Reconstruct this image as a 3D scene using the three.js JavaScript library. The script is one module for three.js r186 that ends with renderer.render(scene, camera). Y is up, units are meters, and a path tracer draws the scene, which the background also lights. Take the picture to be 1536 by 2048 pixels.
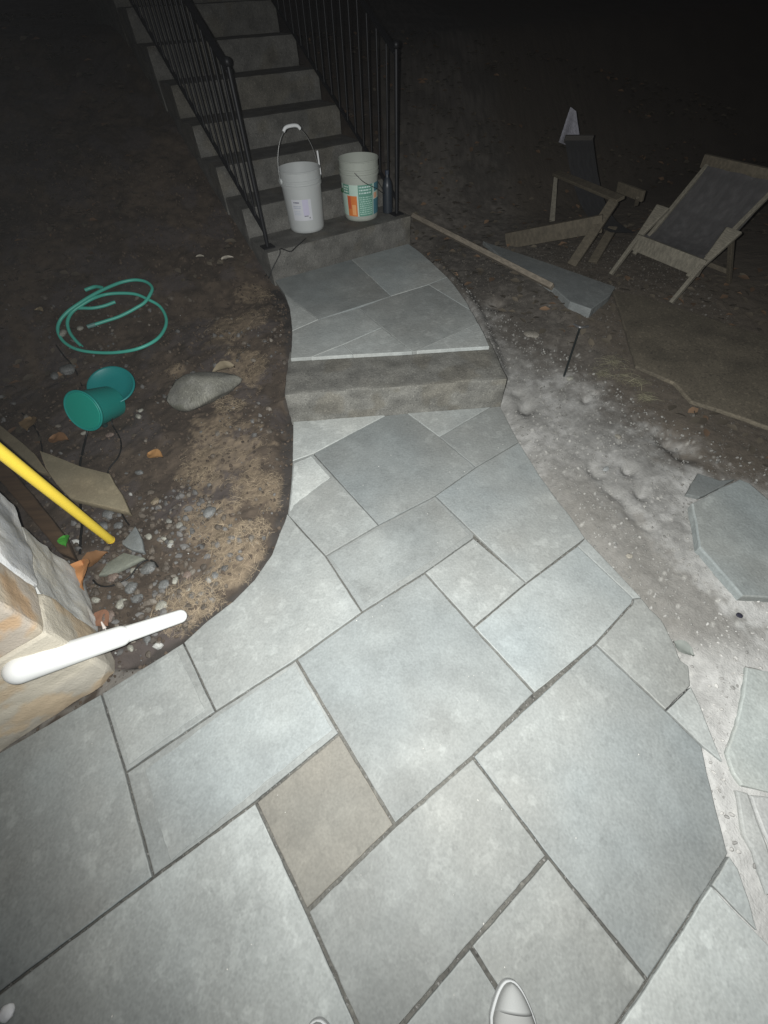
import * as THREE from 'three';
import { mergeGeometries, mergeVertices, toCreasedNormals } from 'three/addons/utils/BufferGeometryUtils.js';
import { RoundedBoxGeometry } from 'three/addons/geometries/RoundedBoxGeometry.js';

// ---------------------------------------------------------------- camera, sky, light, exposure
const EYE = new THREE.Vector3(0, 1.547, 0), FPX = 837.27, PITCH = 0.900268, ROLL = -0.044468;
const scene = new THREE.Scene();
const camera = new THREE.PerspectiveCamera(2 * Math.atan(1024 / FPX) * 180 / Math.PI, 0.75, 0.02, 300);
camera.position.copy(EYE);
camera.quaternion.setFromAxisAngle(new THREE.Vector3(1, 0, 0), -PITCH)
  .multiply(new THREE.Quaternion().setFromAxisAngle(new THREE.Vector3(0, 0, 1), ROLL));
camera.updateMatrixWorld(true);

// a dark overcast night sky with a faint even glow
const skyData = new Float32Array(32 * 16 * 4);
for (let i = 0; i < 32 * 16; i++) skyData.set([0.018, 0.018, 0.0195, 1], i * 4);
const sky = new THREE.DataTexture(skyData, 32, 16, THREE.RGBAFormat, THREE.FloatType);
sky.mapping = THREE.EquirectangularReflectionMapping; sky.magFilter = THREE.LinearFilter; sky.needsUpdate = true;
scene.background = sky; scene.environment = sky;

const local = (x, y, z) => new THREE.Vector3(x, y, z).applyMatrix4(camera.matrixWorld);
const rayDir = (px, py) => new THREE.Vector3((px - 768) / FPX, -(py - 1024) / FPX, -1).applyQuaternion(camera.quaternion);
// the phone's flash, a few centimetres left of its lens
const FLASH_AT = local(-0.05, 0.02, -0.004);
const flash = new THREE.SpotLight(0xfbfdfc, 35, 0, 1.27, 1, 2);
flash.name = 'phone_flash_light';
flash.position.copy(FLASH_AT);
flash.target.position.copy(FLASH_AT).add(rayDir(940, 1000));
flash.castShadow = true; flash.shadow.radius = 0.35; flash.shadow.mapSize.set(2048, 2048); flash.shadow.camera.near = 0.03;
scene.add(flash, flash.target);

// thin haze added for a milky veil, lit by the flash before the lens
scene.fog = new THREE.FogExp2(0xf4f6f8, 0.0001);
const renderer = new THREE.WebGLRenderer({ antialias: true });
renderer.toneMapping = THREE.LinearToneMapping;
renderer.toneMappingExposure = 1;
renderer.shadowMap.enabled = true;
renderer.shadowMap.type = THREE.PCFSoftShadowMap;

// ---------------------------------------------------------------- noise and helpers
const { clamp, lerp, smoothstep } = THREE.MathUtils;
function rng(seed) { let s = seed >>> 0; return () => { s = (s + 0x6d2b79f5) | 0; let t = Math.imul(s ^ (s >>> 15), 1 | s); t = (t + Math.imul(t ^ (t >>> 7), 61 | t)) ^ t; return ((t ^ (t >>> 14)) >>> 0) / 4294967296; }; }
function hash(x, y, z) { let h = Math.imul(x, 374761393) ^ Math.imul(y, 668265263) ^ Math.imul(z, 2147483647 - 1013904223); h = Math.imul(h ^ (h >>> 13), 1274126177); h ^= h >>> 16; return (h >>> 0) / 4294967296; }
const fade = (t) => t * t * t * (t * (t * 6 - 15) + 10);
function vnoise(x, y, z = 0, per = 0) {
  let ix = Math.floor(x), iy = Math.floor(y), iz = Math.floor(z);
  const fx = fade(x - ix), fy = fade(y - iy), fz = fade(z - iz);
  const m = (a) => (per ? ((a % per) + per) % per : a);
  const x0 = m(ix), x1 = m(ix + 1), y0 = m(iy), y1 = m(iy + 1);
  const a = lerp(lerp(hash(x0, y0, iz), hash(x1, y0, iz), fx), lerp(hash(x0, y1, iz), hash(x1, y1, iz), fx), fy);
  if (fz === 0) return a;
  return lerp(a, lerp(lerp(hash(x0, y0, iz + 1), hash(x1, y0, iz + 1), fx), lerp(hash(x0, y1, iz + 1), hash(x1, y1, iz + 1), fx), fy), fz);
}
function fbm(x, y, z = 0, oct = 4, per = 0) {
  let s = 0, a = 0.5, n = 0;
  for (let i = 0; i < oct; i++) { s += a * vnoise(x, y, z + i * 17, per); n += a; a *= 0.5; x *= 2; y *= 2; if (z % 1) z *= 2; per *= 2; }
  return s / n;
}
const names = {};
function numbered(name) { const k = names[name] = (names[name] ?? -1) + 1; return k ? name + '_' + String(k).padStart(3, '0') : name; }
function put(o) { o.castShadow = true; o.receiveShadow = true; return o; }
function tag(o, label, category, group, kind) {
  if (label) o.userData.label = label;
  if (category) o.userData.category = category;
  if (group) o.userData.group = group;
  if (kind) o.userData.kind = kind;
  return o;
}
// a thing: a Group at its base; parts are given in world coordinates and moved into the Group's own
function thing(name, base, label, category, group, kind) {
  const o = new THREE.Group(); o.name = numbered(name); o.position.copy(base); scene.add(o);
  return tag(o, label, category, group, kind);
}
function part(parent, name, geo, mat) {
  const w = new THREE.Vector3();
  for (let o = parent; o && o !== scene; o = o.parent) w.add(o.position);
  const m = put(new THREE.Mesh(geo.clone().translate(-w.x, -w.y, -w.z), mat)); m.name = name; parent.add(m); return m;
}
function single(name, geo, mat, base, label, category, group, kind) {
  const m = put(new THREE.Mesh(geo.clone().translate(-base.x, -base.y, -base.z), mat));
  m.name = numbered(name); m.position.copy(base); scene.add(m);
  return tag(m, label, category, group, kind);
}
const V = (x, y, z) => new THREE.Vector3(x, y, z);
const gp = (px, py, y = 0) => { const d = rayDir(px, py); return EYE.clone().addScaledVector(d, (y - EYE.y) / d.y); };
const along = (px, py, dist) => EYE.clone().addScaledVector(rayDir(px, py).normalize(), dist);
function rod(a, b, r0, r1 = r0, seg = 12) {
  const d = b.clone().sub(a), g = new THREE.CylinderGeometry(r1, r0, d.length(), seg, 1);
  g.translate(0, d.length() / 2, 0);
  g.applyQuaternion(new THREE.Quaternion().setFromUnitVectors(V(0, 1, 0), d.normalize()));
  return g.translate(a.x, a.y, a.z);
}
// a board from a to b; wide across "side", thick along the third direction; may taper
function board(a, b, width, thick, side, endWidth = width) {
  const y = b.clone().sub(a), L = y.length(); y.normalize();
  const z = side.clone().cross(y).normalize(), x = y.clone().cross(z).normalize();
  const g = new RoundedBoxGeometry(width, L, thick, 2, Math.min(0.004, thick * 0.3));
  const p = g.attributes.position;
  for (let i = 0; i < p.count; i++) p.setX(i, p.getX(i) * lerp(1, endWidth / width, p.getY(i) / L + 0.5));
  g.translate(0, L / 2, 0).applyMatrix4(new THREE.Matrix4().makeBasis(x, y, z));
  return g.translate(a.x, a.y, a.z);
}
function tube(points, r, seg = 60, closed = false, rad = 8) { return new THREE.TubeGeometry(new THREE.CatmullRomCurve3(points, closed, 'centripetal'), seg, r, rad, closed); }

// ---------------------------------------------------------------- textures (colour grain and relief, in metres)
function texture(size, f, srgb) {
  const d = new Uint8Array(size * size * 4);
  for (let y = 0; y < size; y++) for (let x = 0; x < size; x++) { const c = f(x / size, y / size); const o = (y * size + x) * 4; d[o] = c[0]; d[o + 1] = c[1]; d[o + 2] = c[2]; d[o + 3] = 255; }
  const t = new THREE.DataTexture(d, size, size); t.wrapS = t.wrapT = THREE.RepeatWrapping; t.magFilter = THREE.LinearFilter; t.minFilter = THREE.LinearMipmapLinearFilter; t.generateMipmaps = true;
  if (srgb) t.colorSpace = THREE.SRGBColorSpace; t.needsUpdate = true; return t;
}
const g8 = (v) => clamp(Math.round(v * 255), 0, 255);
// bluestone: soft cloudy mottling, fine grain, a few pale scuffs
function stoneTex(seed, cloud, tint) {
  return texture(768, (u, v) => {
    const a = fbm(u * 5, v * 5, seed, 4, 5), b = fbm(u * 14 + 3, v * 14, seed + 40, 3, 14), c = vnoise(u * 220, v * 220, seed + 9, 220), d2 = fbm(u * 3, v * 3, seed + 70, 3, 3);
    const scuff = smoothstep(fbm(u * 12, v * 12, seed + 23, 6, 12), 0.58, 0.72) * 0.032 - smoothstep(Math.abs(fbm(u * 6, v * 6, seed + 33, 5, 6) - 0.5), 0.012, 0.0) * 0.02;
    const fleck = smoothstep(fbm(u * 30, v * 30, seed + 91, 5, 30), 0.6, 0.74) * smoothstep(d2, 0.42, 0.66) * 0.055 - smoothstep(fbm(u * 44, v * 44, seed + 51, 3, 44), 0.7, 0.8) * 0.03;
    const L = 0.82 + fleck + (a - 0.5) * cloud + (b - 0.5) * cloud * 0.5 + (c - 0.5) * 0.07 + scuff;
    const w = (d2 - 0.5) * tint;
    return [g8(L * (1 + w)), g8(L * (1 + 0.01)), g8(L * (1 - w * 0.8))];
  }, true);
}
const stoneMaps = [stoneTex(3, 0.10, 0.03), stoneTex(11, 0.15, 0.04), stoneTex(29, 0.12, 0.05)];
const stoneBump = texture(768, (u, v) => { const a = fbm(u * 7, v * 7, 5, 5, 7), c = vnoise(u * 150, v * 150, 8, 150), e = fbm(u * 16, v * 16, 77, 3, 16); const s = a * 0.62 + e * 0.22 + c * 0.16; return [g8(s), g8(s), g8(s)]; });
const grainMap = texture(512, (u, v) => { const a = fbm(u * 8, v * 8, 61, 5, 8), c = vnoise(u * 180, v * 180, 2, 180), e = vnoise(u * 90, v * 90, 21, 90); const L = 0.76 + (a - 0.5) * 0.26 + (c - 0.5) * 0.16 + (e > 0.86 ? 0.12 : e < 0.1 ? -0.14 : 0); return [g8(L), g8(L * 0.99), g8(L * 0.96)]; }, true);
const grainBump = texture(512, (u, v) => { const s = fbm(u * 24, v * 24, 66, 4, 24) * 0.6 + vnoise(u * 140, v * 140, 4, 140) * 0.4; return [g8(s), g8(s), g8(s)]; });
const soilBump = texture(512, (u, v) => { const s = fbm(u * 30, v * 30, 33, 4, 30) * 0.65 + vnoise(u * 128, v * 128, 14, 128) * 0.35; return [g8(s), g8(s), g8(s)]; });
const woodMap = texture(512, (u, v) => { const r = fbm(u * 3, v * 40, 50, 4, 0), k = vnoise(u * 12, v * 160, 3); const L = 0.74 + (r - 0.5) * 0.24 + (k - 0.5) * 0.08; return [g8(L), g8(L * 0.95), g8(L * 0.88)]; }, true);
const fabricMap = texture(256, (u, v) => { const L = 0.75 + 0.12 * Math.sin(u * 256 * 0.785) * Math.sin(v * 256 * 0.785) + (fbm(u * 6, v * 6, 9, 4, 6) - 0.5) * 0.25; return [g8(L), g8(L), g8(L)]; }, true);
const at = (t, k) => { const c = t.clone(); c.repeat.set(k, k); c.needsUpdate = true; return c; };

const lin = (r, g, b) => new THREE.Color().setRGB(r, g, b);
const mat = (c, o = {}) => new THREE.MeshStandardMaterial({ color: c, roughness: 0.85, ...o });
const flat = (r, g, b, rough = 0.8, o = {}) => mat(lin(r, g, b), { roughness: rough, ...o });

// ---------------------------------------------------------------- outlines shared by paving and ground (photograph pixels -> the plane they lie on)
const LAND_Y = 0.21;
const leftEdge = [[586, 843], [585, 880], [584.5, 922], [581, 975], [575, 1026], [568, 1044], [560, 1062], [543, 1108], [508, 1159], [465, 1202], [414, 1241], [366, 1285]];
const rightEdge = [[1000, 811.5], [1019, 848], [1038, 884], [1056, 913], [1082, 954], [1116, 1001], [1142, 1033], [1171, 1076], [1238, 1147], [1284, 1196], [1300, 1217], [1324, 1240], [1345, 1280], [1362, 1320], [1378, 1332], [1382, 1372]];
const landLeft = [[549.5, 560], [558, 572], [569, 587], [579, 616], [582.5, 643], [584, 662], [583, 690], [581, 717]];
const landRight = [[816.5, 487], [838, 502], [859, 520], [877, 537], [895, 554], [911, 573], [926, 594], [937, 610], [946, 626], [957, 647], [968, 667], [979, 693]];
const to2 = (list, y) => list.map(([a, b]) => { const p = gp(a, b, y); return [p.x, p.z]; });
const wLeft = to2(leftEdge, 0), wRight = to2(rightEdge, 0), wLandL = to2(landLeft, LAND_Y), wLandR = to2(landRight, LAND_Y);
const pathOutline = [...wLeft, ...to2([[202, 1387], [0, 1504], [-60, 1539], [-60, 2100], [1290, 2100], [1458, 1709], [1440, 1640], [1420, 1560], [1405, 1492], [1340, 1420]], 0), ...[...wRight].reverse()];
const landOutline = [...wLandL, ...[...wLandR].reverse()];
function inside(x, z, poly) { let c = false; for (let i = 0, j = poly.length - 1; i < poly.length; j = i++) { const [a, b] = poly[i], [d, e] = poly[j]; if ((b > z) !== (e > z) && x < ((d - a) * (z - b)) / (e - b) + a) c = !c; } return c; }
function distTo(x, z, line) { let m = 1e9; for (let i = 0; i + 1 < line.length; i++) { const [ax, az] = line[i], [bx, bz] = line[i + 1], dx = bx - ax, dz = bz - az, t = clamp(((x - ax) * dx + (z - az) * dz) / (dx * dx + dz * dz), 0, 1); const ex = x - ax - dx * t, ez = z - az - dz * t; m = Math.min(m, ex * ex + ez * ez); } return Math.sqrt(m); }

// stairs: origin at the lower left corner of the bottom riser, u along the riser, n up the flight
const ST = { a: V(-0.753, 0.2, -3.305), yaw: 0.5368, rise: 0.184, run: 0.3433, w: 1.2426 };
const SU = V(Math.cos(ST.yaw), 0, -Math.sin(ST.yaw)), SN = V(-Math.sin(ST.yaw), 0, -Math.cos(ST.yaw));
const stair = (l, s, h) => ST.a.clone().addScaledVector(SU, l).addScaledVector(SN, s).add(V(0, h, 0));

// ---------------------------------------------------------------- ground
const leftLine = [...[...wLandL], ...wLeft, ...to2([[202, 1387], [0, 1504], [-60, 1539]], 0)];
const pits = [[1262, 935, 0.05, 0.035], [1285, 985, 0.045, 0.03], [1345, 875, 0.10, 0.05], [1375, 905, 0.07, 0.04], [1172, 800, 0.03, 0.025], [1190, 790, 0.018, 0.02], [1052, 812, 0.07, 0.045], [1040, 790, 0.05, 0.03], [988, 640, 0.08, 0.05], [1240, 880, 0.02, 0.02], [1440, 990, 0.02, 0.015]]
  .map(([a, b, r, d]) => { const p = gp(a, b, 0); return [p.x, p.z, r, d]; });
const gouge = to2([[1150, 905], [1200, 950], [1245, 1000], [1300, 1060]], 0);
function terrain(x, z, fine = true) {
  const dx = x - ST.a.x, dz = z - ST.a.z, s = dx * SN.x + dz * SN.z, l = dx * SU.x + dz * SU.z;
  let h = lerp(-0.035, 0.135, smoothstep(-z, 1.5, 3.1));
  if (x > 0.2) h = lerp(h, lerp(-0.012, 0.13, smoothstep(-z, 1.7, 3.3)), smoothstep(x, 0.2, 0.7));
  const up = s < -0.15 ? 0 : s < 0.15 ? (s + 0.15) * (s + 0.15) / 0.6 : s;
  h += 0.47 * Math.min(up, 2.6) * (l > 1.3 ? 0.85 : 1);
  if (s > 2.6) h += 0.03 * (s - 2.6);
  const far = Math.max(Math.abs(x), Math.abs(z)) > 8;
  const side = x < 0.1 ? 1 : 0.42;
  h += (fbm(x * 1.7 + 9, z * 1.7, 3.5, 3) - 0.5) * 0.05 * side;
  if (fine && !far) h += (fbm(x * 8, z * 8, 7.5, 3) - 0.5) * 0.035 * side + (fbm(x * 34, z * 34, 1.5, 2) - 0.5) * (x < 0.1 ? 0.014 : 0.009);
  if (z > -3.6 && z < 0.7 && x > -1.6 && x < 2.6) {
    if (x < 0.1) {
      const d = distTo(x, z, leftLine), n = 0.05 + 0.02 * vnoise(x * 9, z * 9, 2);
      const lip = z < -2.2 ? 0.165 : 0;
      if (d < 0.25) h = lerp(Math.min(h, (z < -2.1 ? 0.13 : z > -0.56 ? -0.02 : -0.055) - 0.02 * vnoise(x * 20, z * 20, 4)), h, smoothstep(d, n, n + 0.06));
    } else {
      const d = z < -2.15 ? distTo(x, z, wLandR) : distTo(x, z, wRight);
      if (z < -2.15) {
        if (d < 0.2) h = lerp(0.07, h + 0.05 * smoothstep(d, 0.03, 0.06) * (1 - smoothstep(d, 0.08, 0.16)), smoothstep(d, 0.012, 0.045));
      } else if (z < -0.35 && d < 0.2) h = lerp(Math.min(h, -0.028), h, smoothstep(d, 0.01, 0.1));
      for (const [a, b, r, dp] of pits) { const q = ((x - a) ** 2 + (z - b) ** 2) / (r * r); if (q < 4) h -= dp * Math.exp(-q * 1.6) * (0.7 + 0.6 * vnoise(x * 30, z * 30, 6)); }
      const gd = distTo(x, z, gouge); if (gd < 0.12) h -= 0.018 * (1 - smoothstep(gd, 0.0, 0.06)) * smoothstep(fbm(x * 7, z * 7, 8.5, 3), 0.45, 0.62);
    }
    if (inside(x, z, pathOutline)) h = Math.min(h, -0.06);
    if (inside(x, z, landOutline)) h = Math.min(h, 0.12);
    if (z > -2.34 && z < -1.93 && x > -0.52 && x < 0.70) h = Math.min(h, -0.03);
  }
  return h;
}
const gt = (px, py, dy = 0) => {
  const d = rayDir(px, py).normalize(); let t = 0.8, p = V();
  for (; t < 14; t += 0.02) { p.copy(EYE).addScaledVector(d, t); if (p.y < terrain(p.x, p.z, false) + dy) break; }
  for (let k = 0, lo = t - 0.02, hi = t; k < 14; k++) { t = (lo + hi) / 2; p.copy(EYE).addScaledVector(d, t); if (p.y < terrain(p.x, p.z, false) + dy) hi = t; else lo = t; }
  return p;
};
{
  const axis = (a, b, step) => { const out = []; for (let v = a; v <= b + 1e-6; v += step) out.push(v); let s = step, v = out[out.length - 1]; while (v < 90) { s *= 1.09; v += s; out.push(v); } s = step; v = a; const pre = []; while (v > -90) { s *= 1.09; v -= s; pre.push(v); } return [...pre.reverse(), ...out]; };
  const xs = axis(-2.7, 2.5, 0.0135), zs = axis(-4.6, 0.55, 0.0135), nx = xs.length, nz = zs.length;
  const pos = new Float32Array(nx * nz * 3), col = new Float32Array(nx * nz * 3), uv = new Float32Array(nx * nz * 2), idx = [];
  const mixc = (a, b, t) => [lerp(a[0], b[0], t), lerp(a[1], b[1], t), lerp(a[2], b[2], t)];
  const strawSpots = [[470, 650, 0.16], [485, 740, 0.13], [455, 905, 0.17], [520, 985, 0.10], [430, 1060, 0.11], [350, 745, 0.06], [400, 930, 0.09], [470, 1120, 0.09], [360, 1215, 0.07], [500, 590, 0.1]].map(([a, b, r]) => { const p = gt(a, b); return [p.x, p.z, r]; });
  for (let j = 0; j < nz; j++) for (let i = 0; i < nx; i++) {
    const x = xs[i], z = zs[j], k = j * nx + i;
    pos.set([x, terrain(x, z), z], k * 3); uv.set([x / 0.5, z / 0.5], k * 2);
    const n1 = fbm(x * 3, z * 3, 12.5, 4), n2 = fbm(x * 22, z * 22, 5.5, 3), n3 = hash(i, j, 5);
    let c;
    if (x < 0.15) {
      c = mixc([0.040, 0.030, 0.022], [0.080, 0.060, 0.043], smoothstep(n1 * 0.6 + n2 * 0.4, 0.4, 0.66));
      c = mixc(c, [0.062, 0.052, 0.05], smoothstep(fbm(x * 5, z * 5, 44.5, 3), 0.5, 0.62) * 0.6);
      for (const [a, b, r] of strawSpots) { const q = Math.sqrt((x - a) ** 2 + (z - b) ** 2) / (r * 1.25) + (n2 - 0.5) * 1.3 + (n1 - 0.5) * 2.2; if (q < 1) c = mixc(c, [0.16, 0.122, 0.082], 0.9 * smoothstep(1 - q, 0, 0.2) * (0.5 + n3 * 0.5)); }
      if (z > -3.6 && x > -1.6) { const d = distTo(x, z, leftLine); if (z > -0.56) c = mixc(c, [0.15, 0.14, 0.125], smoothstep(n2 * 0.7 + n1 * 0.3, 0.4, 0.55) * 0.8); else if (d < 0.09) c = mixc([0.034, 0.029, 0.025], c, smoothstep(d + (n2 - 0.5) * 0.05, 0.05, 0.075)); }
    } else {
      // pale stone dust spread from the cutting, over darker loam
      const reach = smoothstep((z - 1.43 * x + 3.93) / 1.75 + (n1 - 0.5) * 0.6 + (n2 - 0.5) * 0.3, -0.16, 0.26);
      const dust = mixc([0.19, 0.186, 0.175], [0.285, 0.28, 0.268], smoothstep(n1 * 0.55 + n2 * 0.45, 0.42, 0.62));
      const paleNear = smoothstep(x + 0.7 * z + (n1 - 0.5) * 0.8 + (n2 - 0.5) * 0.3, 0.35, 0.95);   // paler towards the near right
      const loam = mixc([0.075, 0.066, 0.056], [0.135, 0.12, 0.103], smoothstep(n1 * 0.5 + n2 * 0.5, 0.4, 0.65));
      c = mixc(loam, mixc(dust, [0.4, 0.395, 0.378], paleNear * 0.9), reach * 0.9);
      if (z > -2.1 && z < -0.2) { const d = distTo(x, z, wRight), b = smoothstep(0.34 - d + (n1 - 0.5) * 0.5 + (n2 - 0.5) * 0.3, 0.02, 0.14) * smoothstep(z, -1.75, -1.2) * smoothstep(-z, 0.42, 0.62); c = mixc(c, [0.13, 0.122, 0.108], b * 0.8); }
      const far = (1 - reach) * smoothstep(x + (n1 - 0.5) * 0.5, 1.2, 1.6); c = mixc(c, [0.085, 0.07, 0.054], far);
      c = mixc(c, [0.4, 0.39, 0.36], n3 > 0.994 && Math.abs(x) < 2.4 && z > -3.2 ? 0.5 : 0);
    }
    const v = 0.9 + 0.2 * n3; col.set(c.map((q) => q * v), k * 3);
    if (i + 1 < nx && j + 1 < nz) idx.push(k, k + nx, k + 1, k + 1, k + nx, k + nx + 1);
  }
  const g = new THREE.BufferGeometry();
  g.setAttribute('position', new THREE.BufferAttribute(pos, 3)); g.setAttribute('color', new THREE.BufferAttribute(col, 3)); g.setAttribute('uv', new THREE.BufferAttribute(uv, 2)); g.setIndex(idx); g.computeVertexNormals();
  const m = put(new THREE.Mesh(g, new THREE.MeshStandardMaterial({ vertexColors: true, roughness: 0.95, bumpMap: soilBump, bumpScale: 0.003 }))); m.name = 'ground'; scene.add(m);
  tag(m, 'bare dug soil, dark on the left and dusted pale on the right', null, null, 'structure');
}

// ---------------------------------------------------------------- flagstones
function inset(poly, d) {
  let a = 0; poly.forEach(([x, z], i) => { const [u, w] = poly[(i + 1) % poly.length]; a += x * w - u * z; });
  if (a < 0) poly = [...poly].reverse();
  return poly.map((p, i) => {
    const q = poly[(i + poly.length - 1) % poly.length], r = poly[(i + 1) % poly.length];
    const e1 = [p[0] - q[0], p[1] - q[1]], e2 = [r[0] - p[0], r[1] - p[1]], L1 = Math.hypot(...e1), L2 = Math.hypot(...e2);
    const n1 = [-e1[1] / L1, e1[0] / L1], n2 = [-e2[1] / L2, e2[0] / L2], k = d / Math.max(0.35, 1 + n1[0] * n2[0] + n1[1] * n2[1]);
    return [p[0] + (n1[0] + n2[0]) * k, p[1] + (n1[1] + n2[1]) * k];
  });
}
// sawn and snapped edges are never quite straight
function roughen(poly, amp, step, seed) {
  const out = [];
  poly.forEach((p, i) => {
    const r = poly[(i + 1) % poly.length], L = Math.hypot(r[0] - p[0], r[1] - p[1]), n = Math.max(1, Math.round(L / step)), nx = -(r[1] - p[1]) / L, nz = (r[0] - p[0]) / L;
    for (let k = 0; k < n; k++) { const t = k / n, o = k ? (fbm(t * L * 30, seed, 0.5, 3) - 0.5) * 2 * amp : 0; out.push([lerp(p[0], r[0], t) + nx * o, lerp(p[1], r[1], t) + nz * o]); }
  });
  return out;
}
function slabGeo(poly, y, thick, bevel = 0.003) {
  const sh = new THREE.Shape(poly.map(([x, z]) => new THREE.Vector2(x, -z)));
  const g = new THREE.ExtrudeGeometry(sh, { depth: thick - 2 * bevel, bevelEnabled: true, bevelThickness: bevel, bevelSize: bevel, bevelOffset: -bevel, bevelSegments: 2, curveSegments: 4 });
  return g.rotateX(-Math.PI / 2).translate(0, y - thick + bevel, 0);
}
const stoneMats = new Map();
function stoneMat(r, g, b, k) {
  const key = [r, g, b, k].join();
  if (!stoneMats.has(key)) stoneMats.set(key, new THREE.MeshStandardMaterial({ color: lin(r, g, b), map: stoneMaps[k], bumpMap: stoneBump, bumpScale: 0.004, roughness: 0.8 }));
  return stoneMats.get(key);
}
let slabSeed = 1; const stonePolys = [];
function flagstone(parent, px, y, tone, opt = {}) {
  const k = slabSeed++, R = rng(k * 77 + 5);
  const ins = inset(to2(px, y), opt.gap ?? 0.0028); stonePolys.push([ins, y]);
  const poly = roughen(inset(to2(px, y), opt.gap ?? 0.0028), opt.rough ?? 0.002, 0.02, k * 3.3);
  const lift = (R() - 0.5) * 0.002, g = slabGeo(poly, y + lift, opt.thick ?? 0.032, 0.003);
  const p = g.attributes.uv, s = R() * 7, t = R() * 7, an = R() * 6.28, c = Math.cos(an) / 1.1, d = Math.sin(an) / 1.1;
  for (let i = 0; i < p.count; i++) { const a = p.getX(i), b = p.getY(i); p.setXY(i, a * c - b * d + s, a * d + b * c + t); }
  const m = part(parent, 'flagstone', g, stoneMat(...tone));
  if (opt.label) m.userData.label = opt.label;
  if (opt.layer) {                                                    // a cleft layer a couple of millimetres proud, its edge broken back from the joint
    const lp = roughen(to2(opt.layer, y), 0.006, 0.02, k * 9.1), lg = slabGeo(lp, y + lift + 0.0022, 0.004, 0.0012), q = lg.attributes.uv;
    for (let i = 0; i < q.count; i++) { const a = q.getX(i), b = q.getY(i); q.setXY(i, a * c - b * d + s, a * d + b * c + t); }
    part(m, 'cleft_layer', lg, stoneMat(...(opt.layerTone ?? tone)));
  }
  return m;
}
const tone = (v, k = 0, w = 0) => [v * (0.985 + w), v * (1.012 - w * 0.12), v * (0.995 - w * 1.2), k];   // grey with a trace of green; w warms it; v partly offsets flash falloff
const L = (a, b) => leftEdge.slice(a, b), Rr = (a, b) => rightEdge.slice(a, b);
const path = thing('path', V(0, 0, -0.9), 'curved path of irregular bluestone flagstones sweeping up to the step', null, null, 'structure');
{
  const F = (px, t, opt) => flagstone(path, px, 0, t, opt);  // near stones toned down where the flash is strongest
  F([[202, 1387], [251, 1545], [306, 1755], [0, 1985], [-60, 2030], [-60, 1539], [0, 1504]], tone(0.315, 2), { gap: 0.003 });
  F([[306, 1755], [511, 1604], [613, 1823], [712.5, 2048], [735, 2100], [-60, 2100], [-60, 2030], [0, 1985]], tone(0.37, 0), { gap: 0.004 });
  F([[202, 1387], [366, 1285], [431, 1423], [251, 1545]], tone(0.30, 0), { layer: [[214, 1391], [354, 1301], [411, 1420], [258, 1530]], layerTone: tone(0.345, 0) });
  F([[251, 1545], [431, 1423], [592, 1319], [679, 1466], [511, 1604], [306, 1755]], tone(0.27, 0), { layer: [[291, 1540], [431, 1436], [589, 1330], [666, 1459], [520, 1574], [342, 1722], [320, 1655]], layerTone: tone(0.30, 1), gap: 0.0035 });
  F([[511, 1604], [679, 1466], [790, 1650], [613, 1823]], tone(0.19, 2, 0.11), { gap: 0.0045 });
  F([[366, 1285], ...L(4, 11).reverse(), [576, 1030.6], [651, 1112], [724, 1224], [592, 1319], [431, 1423]], tone(0.30, 0));
  F([[592, 1319], [724, 1224], [849.5, 1145], [948, 1254.5], [1070, 1387], [946, 1513], [790, 1650], [679, 1466]], tone(0.232, 1), { gap: 0.0042 });
  F([[948, 1254.5], [1053, 1166], [1155, 1091], [1267, 1197], [1265, 1206.5], [1191, 1288], [1070, 1387]], tone(0.315, 1), { gap: 0.003 });
  F([[1155, 1091], ...Rr(7, 9), [1284, 1196], [1267, 1197]], tone(0.36, 0), { gap: 0.0015 });
  F([[1191, 1288], [1265, 1206.5], [1267, 1197], ...Rr(9, 16), [1332, 1421]], tone(0.29, 0, 0.015), { gap: 0.003 });
  F([[849.5, 1145], [947, 1076], [1053, 1166], [948, 1254.5]], tone(0.305, 0));
  F([[651, 1112], [756.7, 1050], [870.6, 991.6], [949, 1068], [947, 1076], [849.5, 1145], [724, 1224]], tone(0.25, 0), { layer: [[658, 1113], [757, 1057], [868, 999], [938, 1069], [846, 1132], [729, 1208], [711, 1180]], layerTone: tone(0.255, 1) });
  F([[870.6, 991.6], [952, 934.6], ...Rr(2, 8), [1053, 1166], [949, 1068]], tone(0.30, 2), { gap: 0.002 });
  F([[584.5, 922], [626.5, 907], [756.7, 1050], [651, 1112], [576, 1030.6], [575, 1026], [581, 975]], tone(0.295, 0), { gap: 0.002, layer: [[588, 928], [622, 913], [660, 955], [620, 985], [588, 1010], [580, 1024], [585, 975]], layerTone: tone(0.5, 0) });
  F([[626.5, 907], [771, 831], [813.7, 826], [879, 874], [952, 934.6], [870.6, 991.6], [756.7, 1050]], tone(0.25, 1), { gap: 0.002 });
  F([[586, 843], [765, 829.5], [771, 831], [626.5, 907], [584.5, 922]], tone(0.47, 0), { gap: 0.002 });
  F([[813.7, 826], [981, 814], [879, 874]], tone(0.38, 0), { gap: 0.002 });
  F([[879, 874], [981, 814], ...Rr(0, 3), [952, 934.6]], tone(0.275, 0), { gap: 0.0025 });
  F([[1191, 1288], [1332, 1421], [1405, 1492], [1420, 1560], [1440, 1640], [1458, 1709], [1421, 1769], [1297, 1962], [1096, 1712], [946, 1513]], tone(0.275, 2), { gap: 0.003 });
  F([[613, 1823], [790, 1650], [946, 1513], [1096, 1712], [940, 1891], [806.5, 2048], [762, 2100], [735, 2100], [712.5, 2048]], tone(0.245, 0, 0.012), { gap: 0.0055 });
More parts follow.
